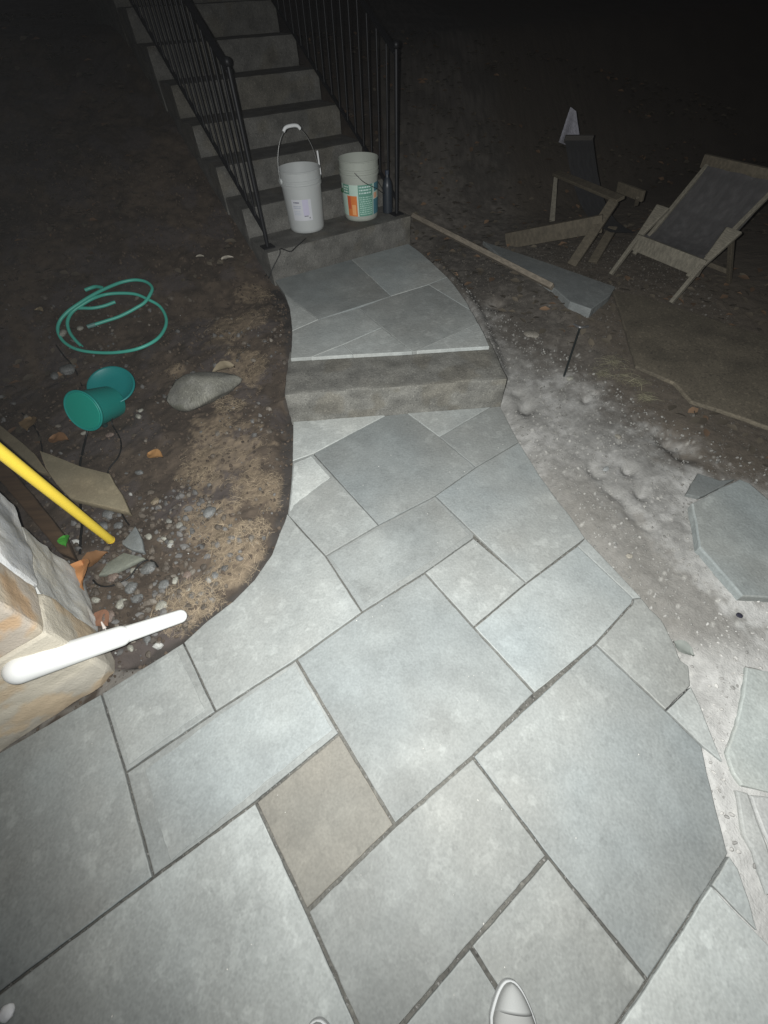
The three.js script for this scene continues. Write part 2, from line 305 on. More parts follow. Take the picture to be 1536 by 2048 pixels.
  F([[1096, 1712], [1297, 1962], [1205, 2100], [1068, 2100], [989, 1968], [940, 1891]], tone(0.30, 0, 0.012), { gap: 0.005 });
  F([[940, 1891], [989, 1968], [1068, 2100], [762, 2100], [806.5, 2048]], tone(0.29, 0), { gap: 0.0055 });
  F([[1421, 1769], [1483, 1834], [1540, 1890], [1640, 2000], [1640, 2100], [1205, 2100], [1297, 1962]], tone(0.55, 0), { gap: 0.003 });
  F([[1458, 1709], [1478, 1738], [1500, 1800], [1518, 1868], [1483, 1834], [1421, 1769]], tone(0.45, 0), { gap: 0.003 });
  F([[1332, 1421], [1382, 1372], [1402, 1412], [1422, 1464], [1447, 1526], [1405, 1492]], tone(0.38, 0), { gap: 0.002 });
  const bed = slabGeo(inset(pathOutline, 0.014), -0.012, 0.05, 0.002);
  part(path, 'sand_bed', bed, new THREE.MeshStandardMaterial({ color: lin(0.13, 0.128, 0.12), map: grainMap, bumpMap: soilBump, bumpScale: 0.004, roughness: 0.95 }));
}
const landing = thing('landing', V(0, LAND_Y - 0.03, -2.8), 'upper bluestone landing of grey flagstones between the step and the stairs', null, null, 'structure');
{
  const F = (px, t, opt) => flagstone(landing, px, LAND_Y, t, { thick: 0.022, gap: 0.002, ...opt });  // landing stones lightened to make up for the weaker flash out here
  const a = landLeft, b = landRight;
  F([a[0], [702.5, 518.5], [782, 592], [637, 639], a[2], a[1]], tone(0.350, 1));
  F([[702.5, 518.5], ...b.slice(0, 5), [857, 569], [782, 592]], tone(0.497, 2));
  F([a[2], [637, 639], a[5], a[4], a[3]], tone(0.540, 0), { gap: 0.0012 });
  F([a[5], [637, 639], [717, 616], [764, 655], [686, 689], [622, 714.5], a[7], a[6]], tone(0.441, 0), { gap: 0.0015 });
  F([[717, 616], [782, 592], [857, 569], [940, 619.5], b[8], b[9], [833, 702], [825, 703]], tone(0.367, 0));
  F([[857, 569], b[4], b[5], b[6], b[7], [940, 619.5]], tone(0.429, 2), { gap: 0.001 });
  F([[833, 702], b[9], b[10], b[11]], tone(0.475, 0), { gap: 0.0012 });
  F([[686, 689], [764, 655], [825, 703], [706, 709.5]], tone(0.463, 0), { gap: 0.0015 });
  F([[622, 714.5], [686, 689], [706, 709.5]], tone(0.486, 0), { gap: 0.0012 });
  part(landing, 'mortar_bed', slabGeo(inset(landOutline, 0.02), LAND_Y - 0.012, 0.07, 0.002), flat(0.12, 0.118, 0.11, 0.95));
}
// loose paving lying on the dust at the right
function loose(px, y, thick, tone, label, name = 'stone_slab', cat = 'stone slab', tilt = 0) {
  const w = to2(px, y), c = w.reduce((s, [x, z]) => [s[0] + x / w.length, s[1] + z / w.length], [0, 0]);
  const g = slabGeo(roughen(w, 0.004, 0.03, px[0][0]), y, thick, 0.006), p = g.attributes.position;
  if (tilt) for (let i = 0; i < p.count; i++) p.setY(i, p.getY(i) + (p.getX(i) - c[0]) * tilt);
  g.computeVertexNormals();
  return single(name, g, tone.isMaterial ? tone : stoneMat(...tone), V(c[0], y - thick, c[1]), label, cat);
}
loose([[1384, 1006], [1405, 996], [1442, 974], [1480, 958], [1500, 966], [1536, 997], [1600, 1060], [1600, 1200], [1485, 1192], [1440, 1140], [1399, 1094]], 0.03, 0.045, [0.335, 0.35, 0.345, 1], 'large loose grey slab with chipped edges lying on dust at right edge');
loose([[1396, 946], [1440, 960], [1470, 958], [1440, 975], [1400, 994], [1372, 988]], 0.006, 0.03, [0.2, 0.21, 0.21, 2], 'small dark slab piece half buried behind the large loose slab');
loose([[1493, 1333], [1560, 1347], [1600, 1360], [1600, 1600], [1484, 1571], [1466, 1545], [1452, 1505], [1472, 1450], [1486, 1390]], 0.004, 0.03, [0.47, 0.49, 0.475, 0], 'pale slab cut by the right edge beside the large paving stone');
loose([[1473, 1580], [1497, 1586], [1517, 1645], [1536, 1692], [1560, 1790], [1535, 1790], [1507, 1705], [1488, 1670], [1479, 1616]], 0.002, 0.03, [0.44, 0.445, 0.44, 0], 'long thin sliver of pale stone beside the path edge');
loose([[1502, 1590], [1600, 1604], [1600, 1800], [1570, 1780], [1541, 1690], [1519, 1640]], 0.003, 0.03, [0.5, 0.5, 0.5, 0], 'pale slab at the right edge below the thin sliver');

// ---------------------------------------------------------------- rough hewn blocks
function roughBlock(w, h, d, o = {}) {
  const { r = 0.015, amp = 0.008, f = 9, step = 0.03, seed = 1, top = 1, crease = 0.6 } = o;
  const g0 = new THREE.BoxGeometry(w, h, d, Math.max(2, Math.round(w / step)), Math.max(2, Math.round(h / step)), Math.max(2, Math.round(d / step)));
  const uv0 = g0.attributes.uv, n0 = g0.attributes.normal, p0 = g0.attributes.position;
  for (let i = 0; i < uv0.count; i++) { const nx = Math.abs(n0.getX(i)), ny = Math.abs(n0.getY(i)); uv0.setXY(i, (nx > 0.5 ? p0.getZ(i) : p0.getX(i)) / 0.6 + seed, (ny > 0.5 ? p0.getZ(i) : p0.getY(i)) / 0.6); }
  const p = g0.attributes.position, q = V(), c = V(), n = V();
  for (let i = 0; i < p.count; i++) {
    q.fromBufferAttribute(p, i); n.set(n0.getX(i), n0.getY(i), n0.getZ(i));
    c.set(clamp(q.x, -w / 2 + r, w / 2 - r), clamp(q.y, -h / 2 + r, h / 2 - r), clamp(q.z, -d / 2 + r, d / 2 - r));
    const e = q.clone().sub(c); if (e.lengthSq() > 1e-12) { e.normalize(); q.copy(c).addScaledVector(e, r); } else e.copy(n);
    const k = e.y > 0.8 ? top : 1;
    const s = (fbm(q.x * f + seed * 7.3, q.y * f + 3, q.z * f + seed + 0.37, 4) - 0.5) * 2 + (o.ridge ? (Math.abs(fbm(q.x * f * 0.6, q.y * f * 1.4 + seed, q.z * f * 0.6 + 0.41, 3) - 0.5) * -3 + 0.3) * o.ridge : 0);
    q.addScaledVector(e, s * amp * k); p.setXYZ(i, q.x, q.y, q.z);
  }
  return toCreasedNormals(g0, crease);
}
function facet(g, w, h, d, count, depth, seed, cut = 0.5) {
  const R = rng(seed * 131 + 7), p = g.attributes.position, planes = [], q = V();
  for (let i = 0; i < count; i++) { const n = V((R() - 0.5) * 2, (R() - 0.5) * 2, (R() - 0.5) * 2).normalize(); const reach = (Math.abs(n.x) * w + Math.abs(n.y) * h + Math.abs(n.z) * d) / 2, ball = Math.hypot(n.x * w, n.y * h, n.z * d) / 2; planes.push([n, lerp(reach, ball, cut * (0.5 + R())) - R() * depth]); }
  for (let i = 0; i < p.count; i++) { q.fromBufferAttribute(p, i); for (const [n, k] of planes) { const e = q.dot(n) - k; if (e > 0) q.addScaledVector(n, -e * 0.94); } p.setXYZ(i, q.x, q.y, q.z); }
  return g;
}
function paintBlock(g, a, b, f, seed, c3) {
  const p = g.attributes.position, col = new Float32Array(p.count * 3);
  for (let i = 0; i < p.count; i++) {
    const n = fbm(p.getX(i) * f + seed, p.getY(i) * f * 1.6, p.getZ(i) * f + 0.31, 4), t = smoothstep(n, 0.42, 0.6), k = fbm(p.getX(i) * f * 2 + 5, p.getY(i) * f * 2 + seed, p.getZ(i) * f * 2 + 0.17, 3), u = c3 ? smoothstep(k, 0.52, 0.62) : 0;
    for (let c = 0; c < 3; c++) col[i * 3 + c] = lerp(lerp(a[c], b[c], t), c3 ? c3[c] : 0, u);
  }
  g.setAttribute('color', new THREE.BufferAttribute(col, 3)); return g;
}
const blockMat = new THREE.MeshStandardMaterial({ vertexColors: true, map: grainMap, bumpMap: grainBump, bumpScale: 0.003, roughness: 0.88 });
// the single step up from the path
{
  const A = gp(584, 843, 0), B = gp(1000.5, 812, 0), w = A.distanceTo(B) + 0.012, dir = B.clone().sub(A).normalize(), h = 0.215, d = 0.44;
  const back = V(0, 1, 0).cross(dir).normalize(); if (back.z > 0) back.negate();
  const g = roughBlock(w, h, d, { r: 0.012, amp: 0.006, f: 11, step: 0.014, seed: 4, top: 0.25, ridge: 0.9 });
  paintBlock(g, [0.222, 0.221, 0.212], [0.2, 0.198, 0.187], 3, 4, [0.205, 0.197, 0.178]);
  g.rotateY(Math.atan2(-dir.z, dir.x));
  const c = A.clone().lerp(B, 0.5).addScaledVector(back, d / 2 - 0.004);
  g.translate(c.x, 0.186 - h / 2, c.z);
  single('stone_step', g, blockMat, V(c.x, -0.035, c.z), 'long grey rock-faced stone step between the lower path and the upper landing', 'step');
}
// the flight of stone steps
const stairs = thing('staircase', V(ST.a.x, 0.2, ST.a.z), 'flight of grey stone block steps climbing into the dark behind the buckets', 'staircase', null, 'structure');
for (let k = 0; k < 8; k++) {
  const h = k ? 0.42 : 0.23, d = ST.run + (k < 7 ? 0.16 : 0.9), g = roughBlock(ST.w, h, d, { r: 0.008, amp: 0.005, f: 8, step: 0.022, seed: 20 + k * 3, top: 0.3, ridge: 0.5 });
  paintBlock(g, [0.215, 0.212, 0.206], [0.185, 0.183, 0.177], 2.5, k * 5.1, [0.2, 0.19, 0.17]);
  g.rotateY(ST.yaw);
  const c = stair(ST.w / 2 + (hash(k, 3, 9) - 0.5) * 0.02, k * ST.run + d / 2, (k + 1) * ST.rise - h / 2); g.translate(c.x, c.y, c.z);
  part(stairs, 'step', g, blockMat);
}

// ---------------------------------------------------------------- stone pier at the left
{
  const C1 = gp(229, 1344, 0), C2 = gp(160, 1140, 0), C3 = gp(0, 1495, 0);
  const f = C3.clone().sub(C1).setY(0).normalize(), r = C2.clone().sub(C1).setY(0).normalize();
  const pier = thing('stone_pier', V(C1.x, -0.04, C1.z), 'rough tan and grey fieldstone pier at the left edge beside the paving', 'stone pier');
  const rz = r.clone().sub(f.clone().multiplyScalar(r.dot(f))).normalize(), skew = r.dot(f) / r.dot(rz);
  const blk = (f0, f1, r0, r1, h0, h1, cols, seed, o = {}) => {
    const g = roughBlock(f1 - f0, h1 - h0, r1 - r0, { r: 0.018, amp: 0.011, f: 7, step: 0.013, seed, crease: 0.4, ridge: 0.35, ...o });
    facet(g, f1 - f0, h1 - h0, r1 - r0, 30, 0.012, seed, 0.13);
    paintBlock(g, ...cols.slice(0, 2), 5, seed, cols[2]);
    const p = g.attributes.position;
    for (let i = 0; i < p.count; i++) {
      const a = p.getX(i) + (f0 + f1) / 2, b = p.getZ(i) + (r0 + r1) / 2, q = C1.clone().addScaledVector(f, a + b * skew).addScaledVector(rz, b);
      p.setXYZ(i, q.x, p.getY(i) + (h0 + h1) / 2, q.z);
    }
    if (f.clone().cross(V(0, 1, 0)).dot(rz) < 0) { const ix = g.attributes; for (let i = 0; i < p.count; i += 3) for (const k of Object.values(ix)) for (let c = 0; c < k.itemSize; c++) { const t = k.array[(i + 1) * k.itemSize + c]; k.array[(i + 1) * k.itemSize + c] = k.array[(i + 2) * k.itemSize + c]; k.array[(i + 2) * k.itemSize + c] = t; } }
    const g2 = toCreasedNormals(g, 0.3);
    part(pier, 'stone', g2, pierMat);
  };
  const pierMat = new THREE.MeshStandardMaterial({ vertexColors: true, bumpMap: grainBump, bumpScale: 0.0022, roughness: 0.9 });
  const tan = [[0.5, 0.455, 0.37], [0.44, 0.405, 0.34], [0.49, 0.39, 0.27]], grey = [[0.56, 0.555, 0.52], [0.47, 0.47, 0.45], [0.58, 0.56, 0.5]], orange = [[0.5, 0.43, 0.33], [0.48, 0.33, 0.2], [0.46, 0.4, 0.33]], slate = [[0.40, 0.41, 0.42], [0.54, 0.54, 0.53], [0.34, 0.35, 0.36]];
  blk(0.0, 0.6, 0.0, 0.19, -0.04, 0.372, tan, 3);
  blk(0.01, 0.5, 0.183, 0.56, -0.04, 0.352, grey, 8, { amp: 0.016 });
  blk(0.0, 0.36, 0.0, 0.205, 0.364, 0.60, orange, 14);
  blk(0.0, 0.5, 0.198, 0.64, 0.344, 0.53, slate, 21, { amp: 0.016 });
  blk(0.37, 0.85, 0.0, 0.24, 0.365, 0.62, grey, 25);
  blk(0.61, 1.1, 0.0, 0.25, -0.04, 0.35, slate, 31);
  blk(0.02, 0.5, 0.2, 0.6, 0.54, 0.74, grey, 37);
  blk(0.0, 0.5, 0.0, 0.19, 0.61, 0.8, tan, 41);
  blk(0.51, 1.1, 0.0, 0.3, 0.63, 0.82, orange, 45);
  const core = new THREE.BoxGeometry(0.98, 0.78, 0.42).translate(0.56, 0.39, 0.27), p = core.attributes.position;
  for (let i = 0; i < p.count; i++) { const q = C1.clone().addScaledVector(f, p.getX(i) + p.getZ(i) * skew).addScaledVector(rz, p.getZ(i)); p.setXYZ(i, q.x, p.getY(i) - 0.035, q.z); }
  core.computeVertexNormals();
  part(pier, 'mortar', core, flat(0.2, 0.19, 0.17, 0.95, { side: THREE.DoubleSide }));
}

// ---------------------------------------------------------------- wrought iron railings
const iron = flat(0.012, 0.012, 0.014, 0.5, { metalness: 0.3 });
function railing(l, label, first) {
  const base = stair(l, 0.1, ST.rise), t = thing('railing', base, label, 'railing', null), slope = ST.rise / ST.run;
  const P = (s, h) => stair(l, 0.1 + s, ST.rise + h + slope * s);
  part(t, 'base_plate', new THREE.BoxGeometry(0.085, 0.008, 0.085).rotateY(ST.yaw).translate(base.x, base.y + 0.004, base.z), iron);
  part(t, 'newel_post', rod(base, P(0, 0.9), 0.0135, 0.0135, 10), iron);
  part(t, 'finial', new THREE.SphereGeometry(0.022, 12, 8).translate(...P(0, 0.92).toArray()), iron);
  part(t, 'bottom_rail', board(P(0, 0.1), P(2.45, 0.1), 0.026, 0.013, SU), iron);
  part(t, 'top_rail', board(P(0, 0.88), P(2.45, 0.88), 0.038, 0.016, SU), iron);
  for (let k = 1; k <= 20; k++) part(t, 'baluster', rod(P(k * 0.118, 0.1), P(k * 0.118, 0.88), 0.0072, 0.0072, 6), iron);
  part(t, 'end_post', rod(P(2.45, -0.12), P(2.45, 0.9), 0.0135, 0.0135, 10), iron);
}
railing(0.055, 'black iron stair railing on the left side of the steps, left of both buckets');
railing(1.18, 'black iron stair railing on the right side of the steps, right of both buckets');

// ---------------------------------------------------------------- buckets
function labelTex(draw, w = 512, h = 256) { const c = document.createElement('canvas'); c.width = w; c.height = h; const x = c.getContext('2d'); draw(x, w, h); const t = new THREE.CanvasTexture(c); t.colorSpace = THREE.SRGBColorSpace; return t; }
const bailMat = flat(0.35, 0.35, 0.34, 0.4, { metalness: 0.8 });
function bucket(base, label, plastic) {
  const t = thing('bucket', base, label, 'bucket', null);
  const pr = [[0, 0.006], [0.118, 0.006], [0.124, 0], [0.1285, 0.004], [0.132, 0.02], [0.1425, 0.27], [0.1425, 0.276], [0.149, 0.278], [0.1495, 0.292], [0.1445, 0.294], [0.1445, 0.304], [0.1495, 0.306], [0.15, 0.318], [0.146, 0.321], [0.147, 0.362], [0.1515, 0.364], [0.1525, 0.37], [0.149, 0.372], [0.1455, 0.368], [0.139, 0.2], [0.128, 0.014], [0, 0.012]];
  const g = new THREE.LatheGeometry(pr.map(([a, b]) => new THREE.Vector2(a, b)), 56).translate(base.x, base.y, base.z);
  part(t, 'body', toCreasedNormals(g, 0.7), plastic);
  return t;
}
function sleeve(base, a0, a1, y0, y1, tex) {
  const r = (y) => 0.132 + (y - 0.02) / 0.25 * 0.0105 + 0.0009, n = 30, pos = [], uv = [], idx = [];
  for (let i = 0; i <= n; i++) for (const [j, y] of [[0, y0], [1, y1]]) { const a = lerp(a0, a1, i / n); pos.push(base.x + Math.sin(a) * r(y), base.y + y, base.z + Math.cos(a) * r(y)); uv.push(i / n, j); }
  for (let i = 0; i < n; i++) idx.push(i * 2, i * 2 + 2, i * 2 + 1, i * 2 + 1, i * 2 + 2, i * 2 + 3);
  const g = new THREE.BufferGeometry(); g.setAttribute('position', new THREE.Float32BufferAttribute(pos, 3)); g.setAttribute('uv', new THREE.Float32BufferAttribute(uv, 2)); g.setIndex(idx); g.computeVertexNormals();
  return [g, new THREE.MeshStandardMaterial({ map: tex, roughness: 0.6 })];
}
const scribble = (x, x0, y0, w, h, n, col, R) => { x.fillStyle = col; for (let i = 0; i < n; i++) { let p = x0; const y = y0 + (i + 0.25) * h / n; while (p < x0 + w - 8) { const l = 5 + R() * 20; x.fillRect(p, y, Math.min(l, x0 + w - p), h / n * 0.5); p += l + 4 + R() * 3; } } };
const B1 = gp(615, 455, 0.384), B2 = gp(723, 432, 0.384), B1b = V(B1.x, 0.384, B1.z), B2b = V(B2.x, 0.384, B2.z);
{
  const plastic = flat(0.44, 0.455, 0.45, 0.6), b = bucket(B1b, 'white plastic bucket with raised wire handle, left of the two on the bottom stair', plastic);
  const R = rng(5);
  const [g, m] = sleeve(B1b, -0.55, 0.5, 0.085, 0.215, labelTex((x, w, h) => {
    x.fillStyle = '#c4c5ca'; x.fillRect(0, 0, w, h); x.fillStyle = '#bcb8cc'; x.fillRect(w * 0.56, 0, w * 0.3, h * 0.75);
    scribble(x, 60, 22, 150, 26, 1, '#3c3a58', R); scribble(x, 40, 70, 200, 40, 2, '#9aa0b0', R); scribble(x, 40, 130, 180, 60, 3, '#b0b6c2', R); scribble(x, 300, 190, 110, 20, 1, '#44425a', R); x.fillStyle = '#28242c'; x.fillRect(430, 214, 20, 18);
  }));
  part(b, 'paper_label', g, m);
  const eye = (s) => B1b.clone().addScaledVector(SU, s * 0.154).add(V(0, 0.312, 0)), pts = [];
  for (let i = 0; i <= 16; i++) { const a = Math.PI * i / 16; pts.push(B1b.clone().addScaledVector(SU, -Math.cos(a) * 0.156).add(V(0, 0.312 + Math.sin(a) * 0.275, 0)).addScaledVector(SN, Math.sin(a) * 0.02)); }
  const bail = part(b, 'wire_handle', tube(pts, 0.0024, 60), bailMat);
  const gc = [-0.062, -0.045, 0, 0.045, 0.062].map((q, i) => B1b.clone().addScaledVector(SU, q).add(V(0, [0.566, 0.582, 0.588, 0.582, 0.566][i], 0)).addScaledVector(SN, 0.02));
  part(bail, 'hand_grip', tube(gc, 0.0105, 24), flat(0.75, 0.76, 0.76, 0.5));
  for (const s of [-1, 1]) part(b, 'handle_ear', new THREE.CylinderGeometry(0.017, 0.019, 0.012, 16).rotateZ(Math.PI / 2).rotateY(ST.yaw).translate(...eye(s).toArray()), plastic);
  part(b, 'plastic_strap', board(eye(1).add(V(0.012, 0.0, 0.02)), eye(1).add(V(0.006, 0.13, 0)), 0.012, 0.003, SU), flat(0.7, 0.7, 0.7, 0.5));
}
{
  const plastic = flat(0.37, 0.39, 0.345, 0.6), b = bucket(B2b, 'white plastic bucket with green and orange label, right of the two on the bottom stair', plastic);
  const R = rng(8);
  const [g, m] = sleeve(B2b, -1.35, 1.5, 0.035, 0.235, labelTex((x, w, h) => {
    x.fillStyle = '#b9cfc2'; x.fillRect(0, 0, w, h);
    x.fillStyle = '#d67a3c'; x.fillRect(w * 0.2, h * 0.34, w * 0.21, h * 0.66); x.fillStyle = '#c65a38'; x.fillRect(w * 0.21, h * 0.36, w * 0.07, h * 0.4); x.fillStyle = '#e8a66c'; x.fillRect(w * 0.3, h * 0.62, w * 0.08, h * 0.34);
    x.fillStyle = '#5f9180'; x.fillRect(w * 0.1, 0, w * 0.16, h * 0.3); x.fillRect(w * 0.44, 0, w * 0.3, h); x.fillStyle = '#4d7f8c'; x.fillRect(w * 0.76, h * 0.5, w * 0.2, h * 0.5); x.fillRect(w * 0.78, 0, w * 0.2, h * 0.26);
    x.fillStyle = '#dba98a'; x.fillRect(w * 0.77, h * 0.3, w * 0.1, h * 0.18);
    scribble(x, w * 0.46, 6, w * 0.26, 70, 3, '#c6dcd6', R); scribble(x, w * 0.46, 90, w * 0.26, h - 100, 9, '#a9cbbd', R); scribble(x, w * 0.12, 8, w * 0.12, 60, 3, '#d6e4d8', R);
  }));
  part(b, 'printed_label', g, m);
  const front = B2b.clone().add(V(-0.03, 0.312, 0.15)), pts = [front, front.clone().add(V(0.06, -0.05, 0.012)), B2b.clone().add(V(0.13, 0.2, 0.1)), B2b.clone().add(V(0.19, 0.14, -0.01)), B2b.clone().add(V(0.13, 0.21, -0.11)), B2b.clone().add(V(0.02, 0.312, -0.152))];
  part(b, 'wire_handle', tube(pts, 0.0026, 50), flat(0.06, 0.06, 0.06, 0.4, { metalness: 0.6 }));
  const tape = new THREE.IcosahedronGeometry(0.018, 1).scale(1, 0.9, 0.7).translate(B2b.x - 0.128, B2b.y + 0.19, B2b.z + 0.055);
  part(b, 'green_tape', tape, flat(0.01, 0.06, 0.02, 0.6));
}
{
  const q = V(B2b.x + 0.215, 0.384, B2b.z - 0.06), t = thing('bottle', q, 'dark bluish bottle standing behind the right bucket on the bottom stair', 'bottle');
  const pr = [[0, 0], [0.036, 0], [0.039, 0.004], [0.039, 0.17], [0.034, 0.2], [0.016, 0.23], [0.013, 0.24], [0.013, 0.262], [0, 0.263]];
  part(t, 'body', new THREE.LatheGeometry(pr.map(([a, b]) => new THREE.Vector2(a, b)), 24).translate(q.x, q.y, q.z), flat(0.022, 0.028, 0.037, 0.4));
  part(t, 'cap', new THREE.CylinderGeometry(0.0155, 0.0155, 0.026, 20).translate(q.x, q.y + 0.262, q.z), flat(0.03, 0.04, 0.06, 0.5));
}
{
  const pts = [[612, 476], [600, 487], [590, 496], [581, 503]].map(([a, b]) => gp(a, b, 0.389)), nose = gp(574, 508, 0.389);
  const l0 = nose.clone().sub(ST.a).dot(SU);
  for (const [l, h, f] of [[0, 0.188, 0.006], [-0.012, 0.172, -0.016], [-0.05, 0.13, -0.017], [-0.1, 0.08, -0.018], [-0.14, 0.035, -0.022]]) pts.push(stair(l0 + l, f, h));
  pts.push(gt(541, 541, 0.006), gt(530, 552, 0.006));
  single('cable', tube(pts, 0.0035, 60), flat(0.012, 0.012, 0.012, 0.6), gt(537, 541), 'thin black cable running from the left bucket over the bottom stair to the soil', 'cable');
}

// ---------------------------------------------------------------- hose, garden fixture and stones in the left bed
{
  const z = (x, y) => [100 + x * 0.1628, 540 + y * 0.1628];
  const lift = (l) => l.map(([x, y, h]) => { const [a, b] = z(x, y); return gt(a, b, 0.016 + (h ?? 0)); });
  const run = [[555, 668, 0], [690, 625, 0], [830, 580, 0], [950, 525, 0.01], [1050, 470, 0.02], [1160, 400, 0.03], [1230, 300, 0.03], [1255, 220, 0.02], [1190, 150, 0.01], [1060, 122, 0], [900, 145, 0], [700, 220, 0.02], [520, 310, 0.03], [360, 410, 0.03], [210, 520, 0.02], [120, 630, 0], [95, 740, 0], [150, 860, 0], [260, 945, 0], [390, 990, 0], [600, 1015, 0.005], [850, 1010, 0.01], [1100, 960, 0.01], [1300, 860, 0.005], [1400, 740, 0], [1430, 620, 0], [1395, 510, 0], [1330, 430, 0], [1200, 360, 0.005], [1060, 300, 0], [880, 285, 0], [690, 300, 0], [530, 350, 0.015], [390, 430, 0.01], [270, 520, 0], [215, 640, 0], [240, 760, 0], [310, 860, 0], [390, 940, -0.004]];
  const base = gt(215, 640), t = thing('garden_hose', base, 'loosely coiled green garden hose lying on the dark soil at left', 'hose');
  const green = flat(0.07, 0.40, 0.31, 0.45);
  part(t, 'hose_coil', tube(lift(run), 0.0105, 260), green);
  part(t, 'inner_loop', tube(lift([[300, 470, 0], [400, 468, 0], [520, 468, 0], [660, 442, 0], [800, 392, 0]]), 0.0105, 40), green);
  part(t, 'hose_end', tube(lift([[640, 215, 0.03], [560, 205, 0.01], [490, 225, 0], [430, 248, 0]]), 0.0115, 24), green);
  const e = lift([[555, 668, 0], [690, 625, 0]]), d = e[0].clone().sub(e[1]).normalize();
  part(t, 'coupling', rod(e[0], e[0].clone().addScaledVector(d, 0.05), 0.014, 0.0125, 14), flat(0.10, 0.22, 0.2, 0.5));
}
{
  const g = gt(192, 830), f0 = gt(166, 822, 0.15), b0 = gt(224, 772, 0.1), ax = f0.clone().sub(b0).normalize(); ax.y += 0.35; ax.normalize();
  const t = thing('garden_fixture', g, 'round green plastic garden light fixture with flanged rim, lying on gravel above the tan slab', 'garden light');
  const q = new THREE.Quaternion().setFromUnitVectors(V(0, 1, 0), ax), teal = flat(0.012, 0.22, 0.19, 0.42);
  const place = (geo, o) => geo.applyQuaternion(q).translate(o.x, o.y, o.z);
  const mid = f0.clone().addScaledVector(ax, -0.06);
  const drum = [[0, -0.17], [0.075, -0.17], [0.09, -0.15], [0.104, 0.045], [0.111, 0.05], [0.113, 0.06], [0.110, 0.0635], [0.104, 0.064], [0.1025, 0.059], [0, 0.05]];
  part(t, 'housing', place(new THREE.LatheGeometry(drum.map(([a, b]) => new THREE.Vector2(a, b)), 44), mid), teal);
  const face = part(t, 'lens_cover', place(new THREE.CylinderGeometry(0.098, 0.102, 0.006, 40).translate(0, 0.0605, 0), mid), flat(0.014, 0.25, 0.19, 0.38));
  const rear = [[0, -0.012], [0.092, -0.012], [0.102, 0], [0.124, 0.016], [0.13, 0.021], [0.127, 0.028], [0.118, 0.026], [0.098, 0.008], [0.06, 0.0], [0, -0.002]];
  const q2 = new THREE.Quaternion().setFromUnitVectors(V(0, 1, 0), V(0.15, 0.9, 0.35).normalize());
  const rg = new THREE.LatheGeometry(rear.map(([a, b]) => new THREE.Vector2(a, b)), 44).applyQuaternion(q2).translate(b0.x, b0.y - 0.01, b0.z);
  part(t, 'flanged_cap', rg, flat(0.01, 0.17, 0.165, 0.42));
  const under = g.clone(); part(t, 'stem', rod(V(mid.x, mid.y - 0.02, mid.z), V(mid.x + 0.01, terrain(mid.x, mid.z, false) - 0.03, mid.z), 0.02, 0.016, 12), flat(0.01, 0.03, 0.03, 0.5));
  const black = flat(0.009, 0.009, 0.009, 0.55);
  const wire = (list, r) => tube(list.map(([a, b, h]) => gt(a, b, h ?? 0.006)), r, 50);
  part(t, 'cable', wire([[178, 846, 0.06], [176, 856, 0.03], [172, 875], [166, 900], [160, 928], [157, 955, 0.0], [160, 1000, 0.0], [164, 1045, 0.008], [161, 1080], [160, 1110, 0.0]], 0.0055), black);
  part(t, 'cable', wire([[224, 836, 0.05], [224, 848, 0.02], [232, 862], [241, 880], [242, 900], [234, 918], [222, 932], [215, 948, 0.0], [232, 1000, 0.0], [248, 1035, 0.008], [258, 1050]], 0.004), black);
}
{
  const black = flat(0.009, 0.009, 0.009, 0.55);
  const wire = (list, r) => tube(list.map(([a, b, h]) => gt(a, b, h ?? 0.006)), r, 50);
  single('cable', wire([[186, 1160], [195, 1169], [212, 1173], [235, 1168], [258, 1155], [270, 1140], [280, 1127], [296, 1120], [308, 1124], [316, 1134]], 0.0038), black, gt(235, 1168), 'thin black cable looping over the gravel between the pier and the path', 'cable');
  single('cable', wire([[112, 690], [128, 712], [148, 735], [160, 762, -0.003], [172, 790, -0.006]], 0.004), black, gt(135, 720), 'black cable on the soil between the hose coil and the green fixture', 'cable');
  single('cable', wire([[44, 826], [62, 844], [76, 866], [83, 890], [85, 912, 0.0]], 0.004), black, gt(70, 858), 'black cable curving through leaf litter left of the green fixture', 'cable');
  single('twig', wire([[66, 826], [90, 845], [118, 862], [140, 884]], 0.003), flat(0.05, 0.035, 0.022, 0.9), gt(100, 852), 'dark twig lying in leaf litter just left of the green fixture', 'twig');
}
function blob(rx, ry, rz, seed, detail = 3, amp = 0.14, f = 2.2) {
  const g = mergeVertices(new THREE.IcosahedronGeometry(1, detail).deleteAttribute('normal').deleteAttribute('uv')), p = g.attributes.position, v = V();
  for (let i = 0; i < p.count; i++) { v.fromBufferAttribute(p, i); const s = 1 + (fbm(v.x * f + seed * 3.7, v.y * f, v.z * f + seed + 0.23, 4) - 0.5) * 2 * amp; p.setXYZ(i, v.x * s * rx, v.y * s * ry, v.z * s * rz); }
  g.computeVertexNormals();
  const uv = new Float32Array(p.count * 2); for (let i = 0; i < p.count; i++) { uv[i * 2] = p.getX(i) * 2; uv[i * 2 + 1] = p.getZ(i) * 2; }
  g.setAttribute('uv', new THREE.BufferAttribute(uv, 2)); return g;
}
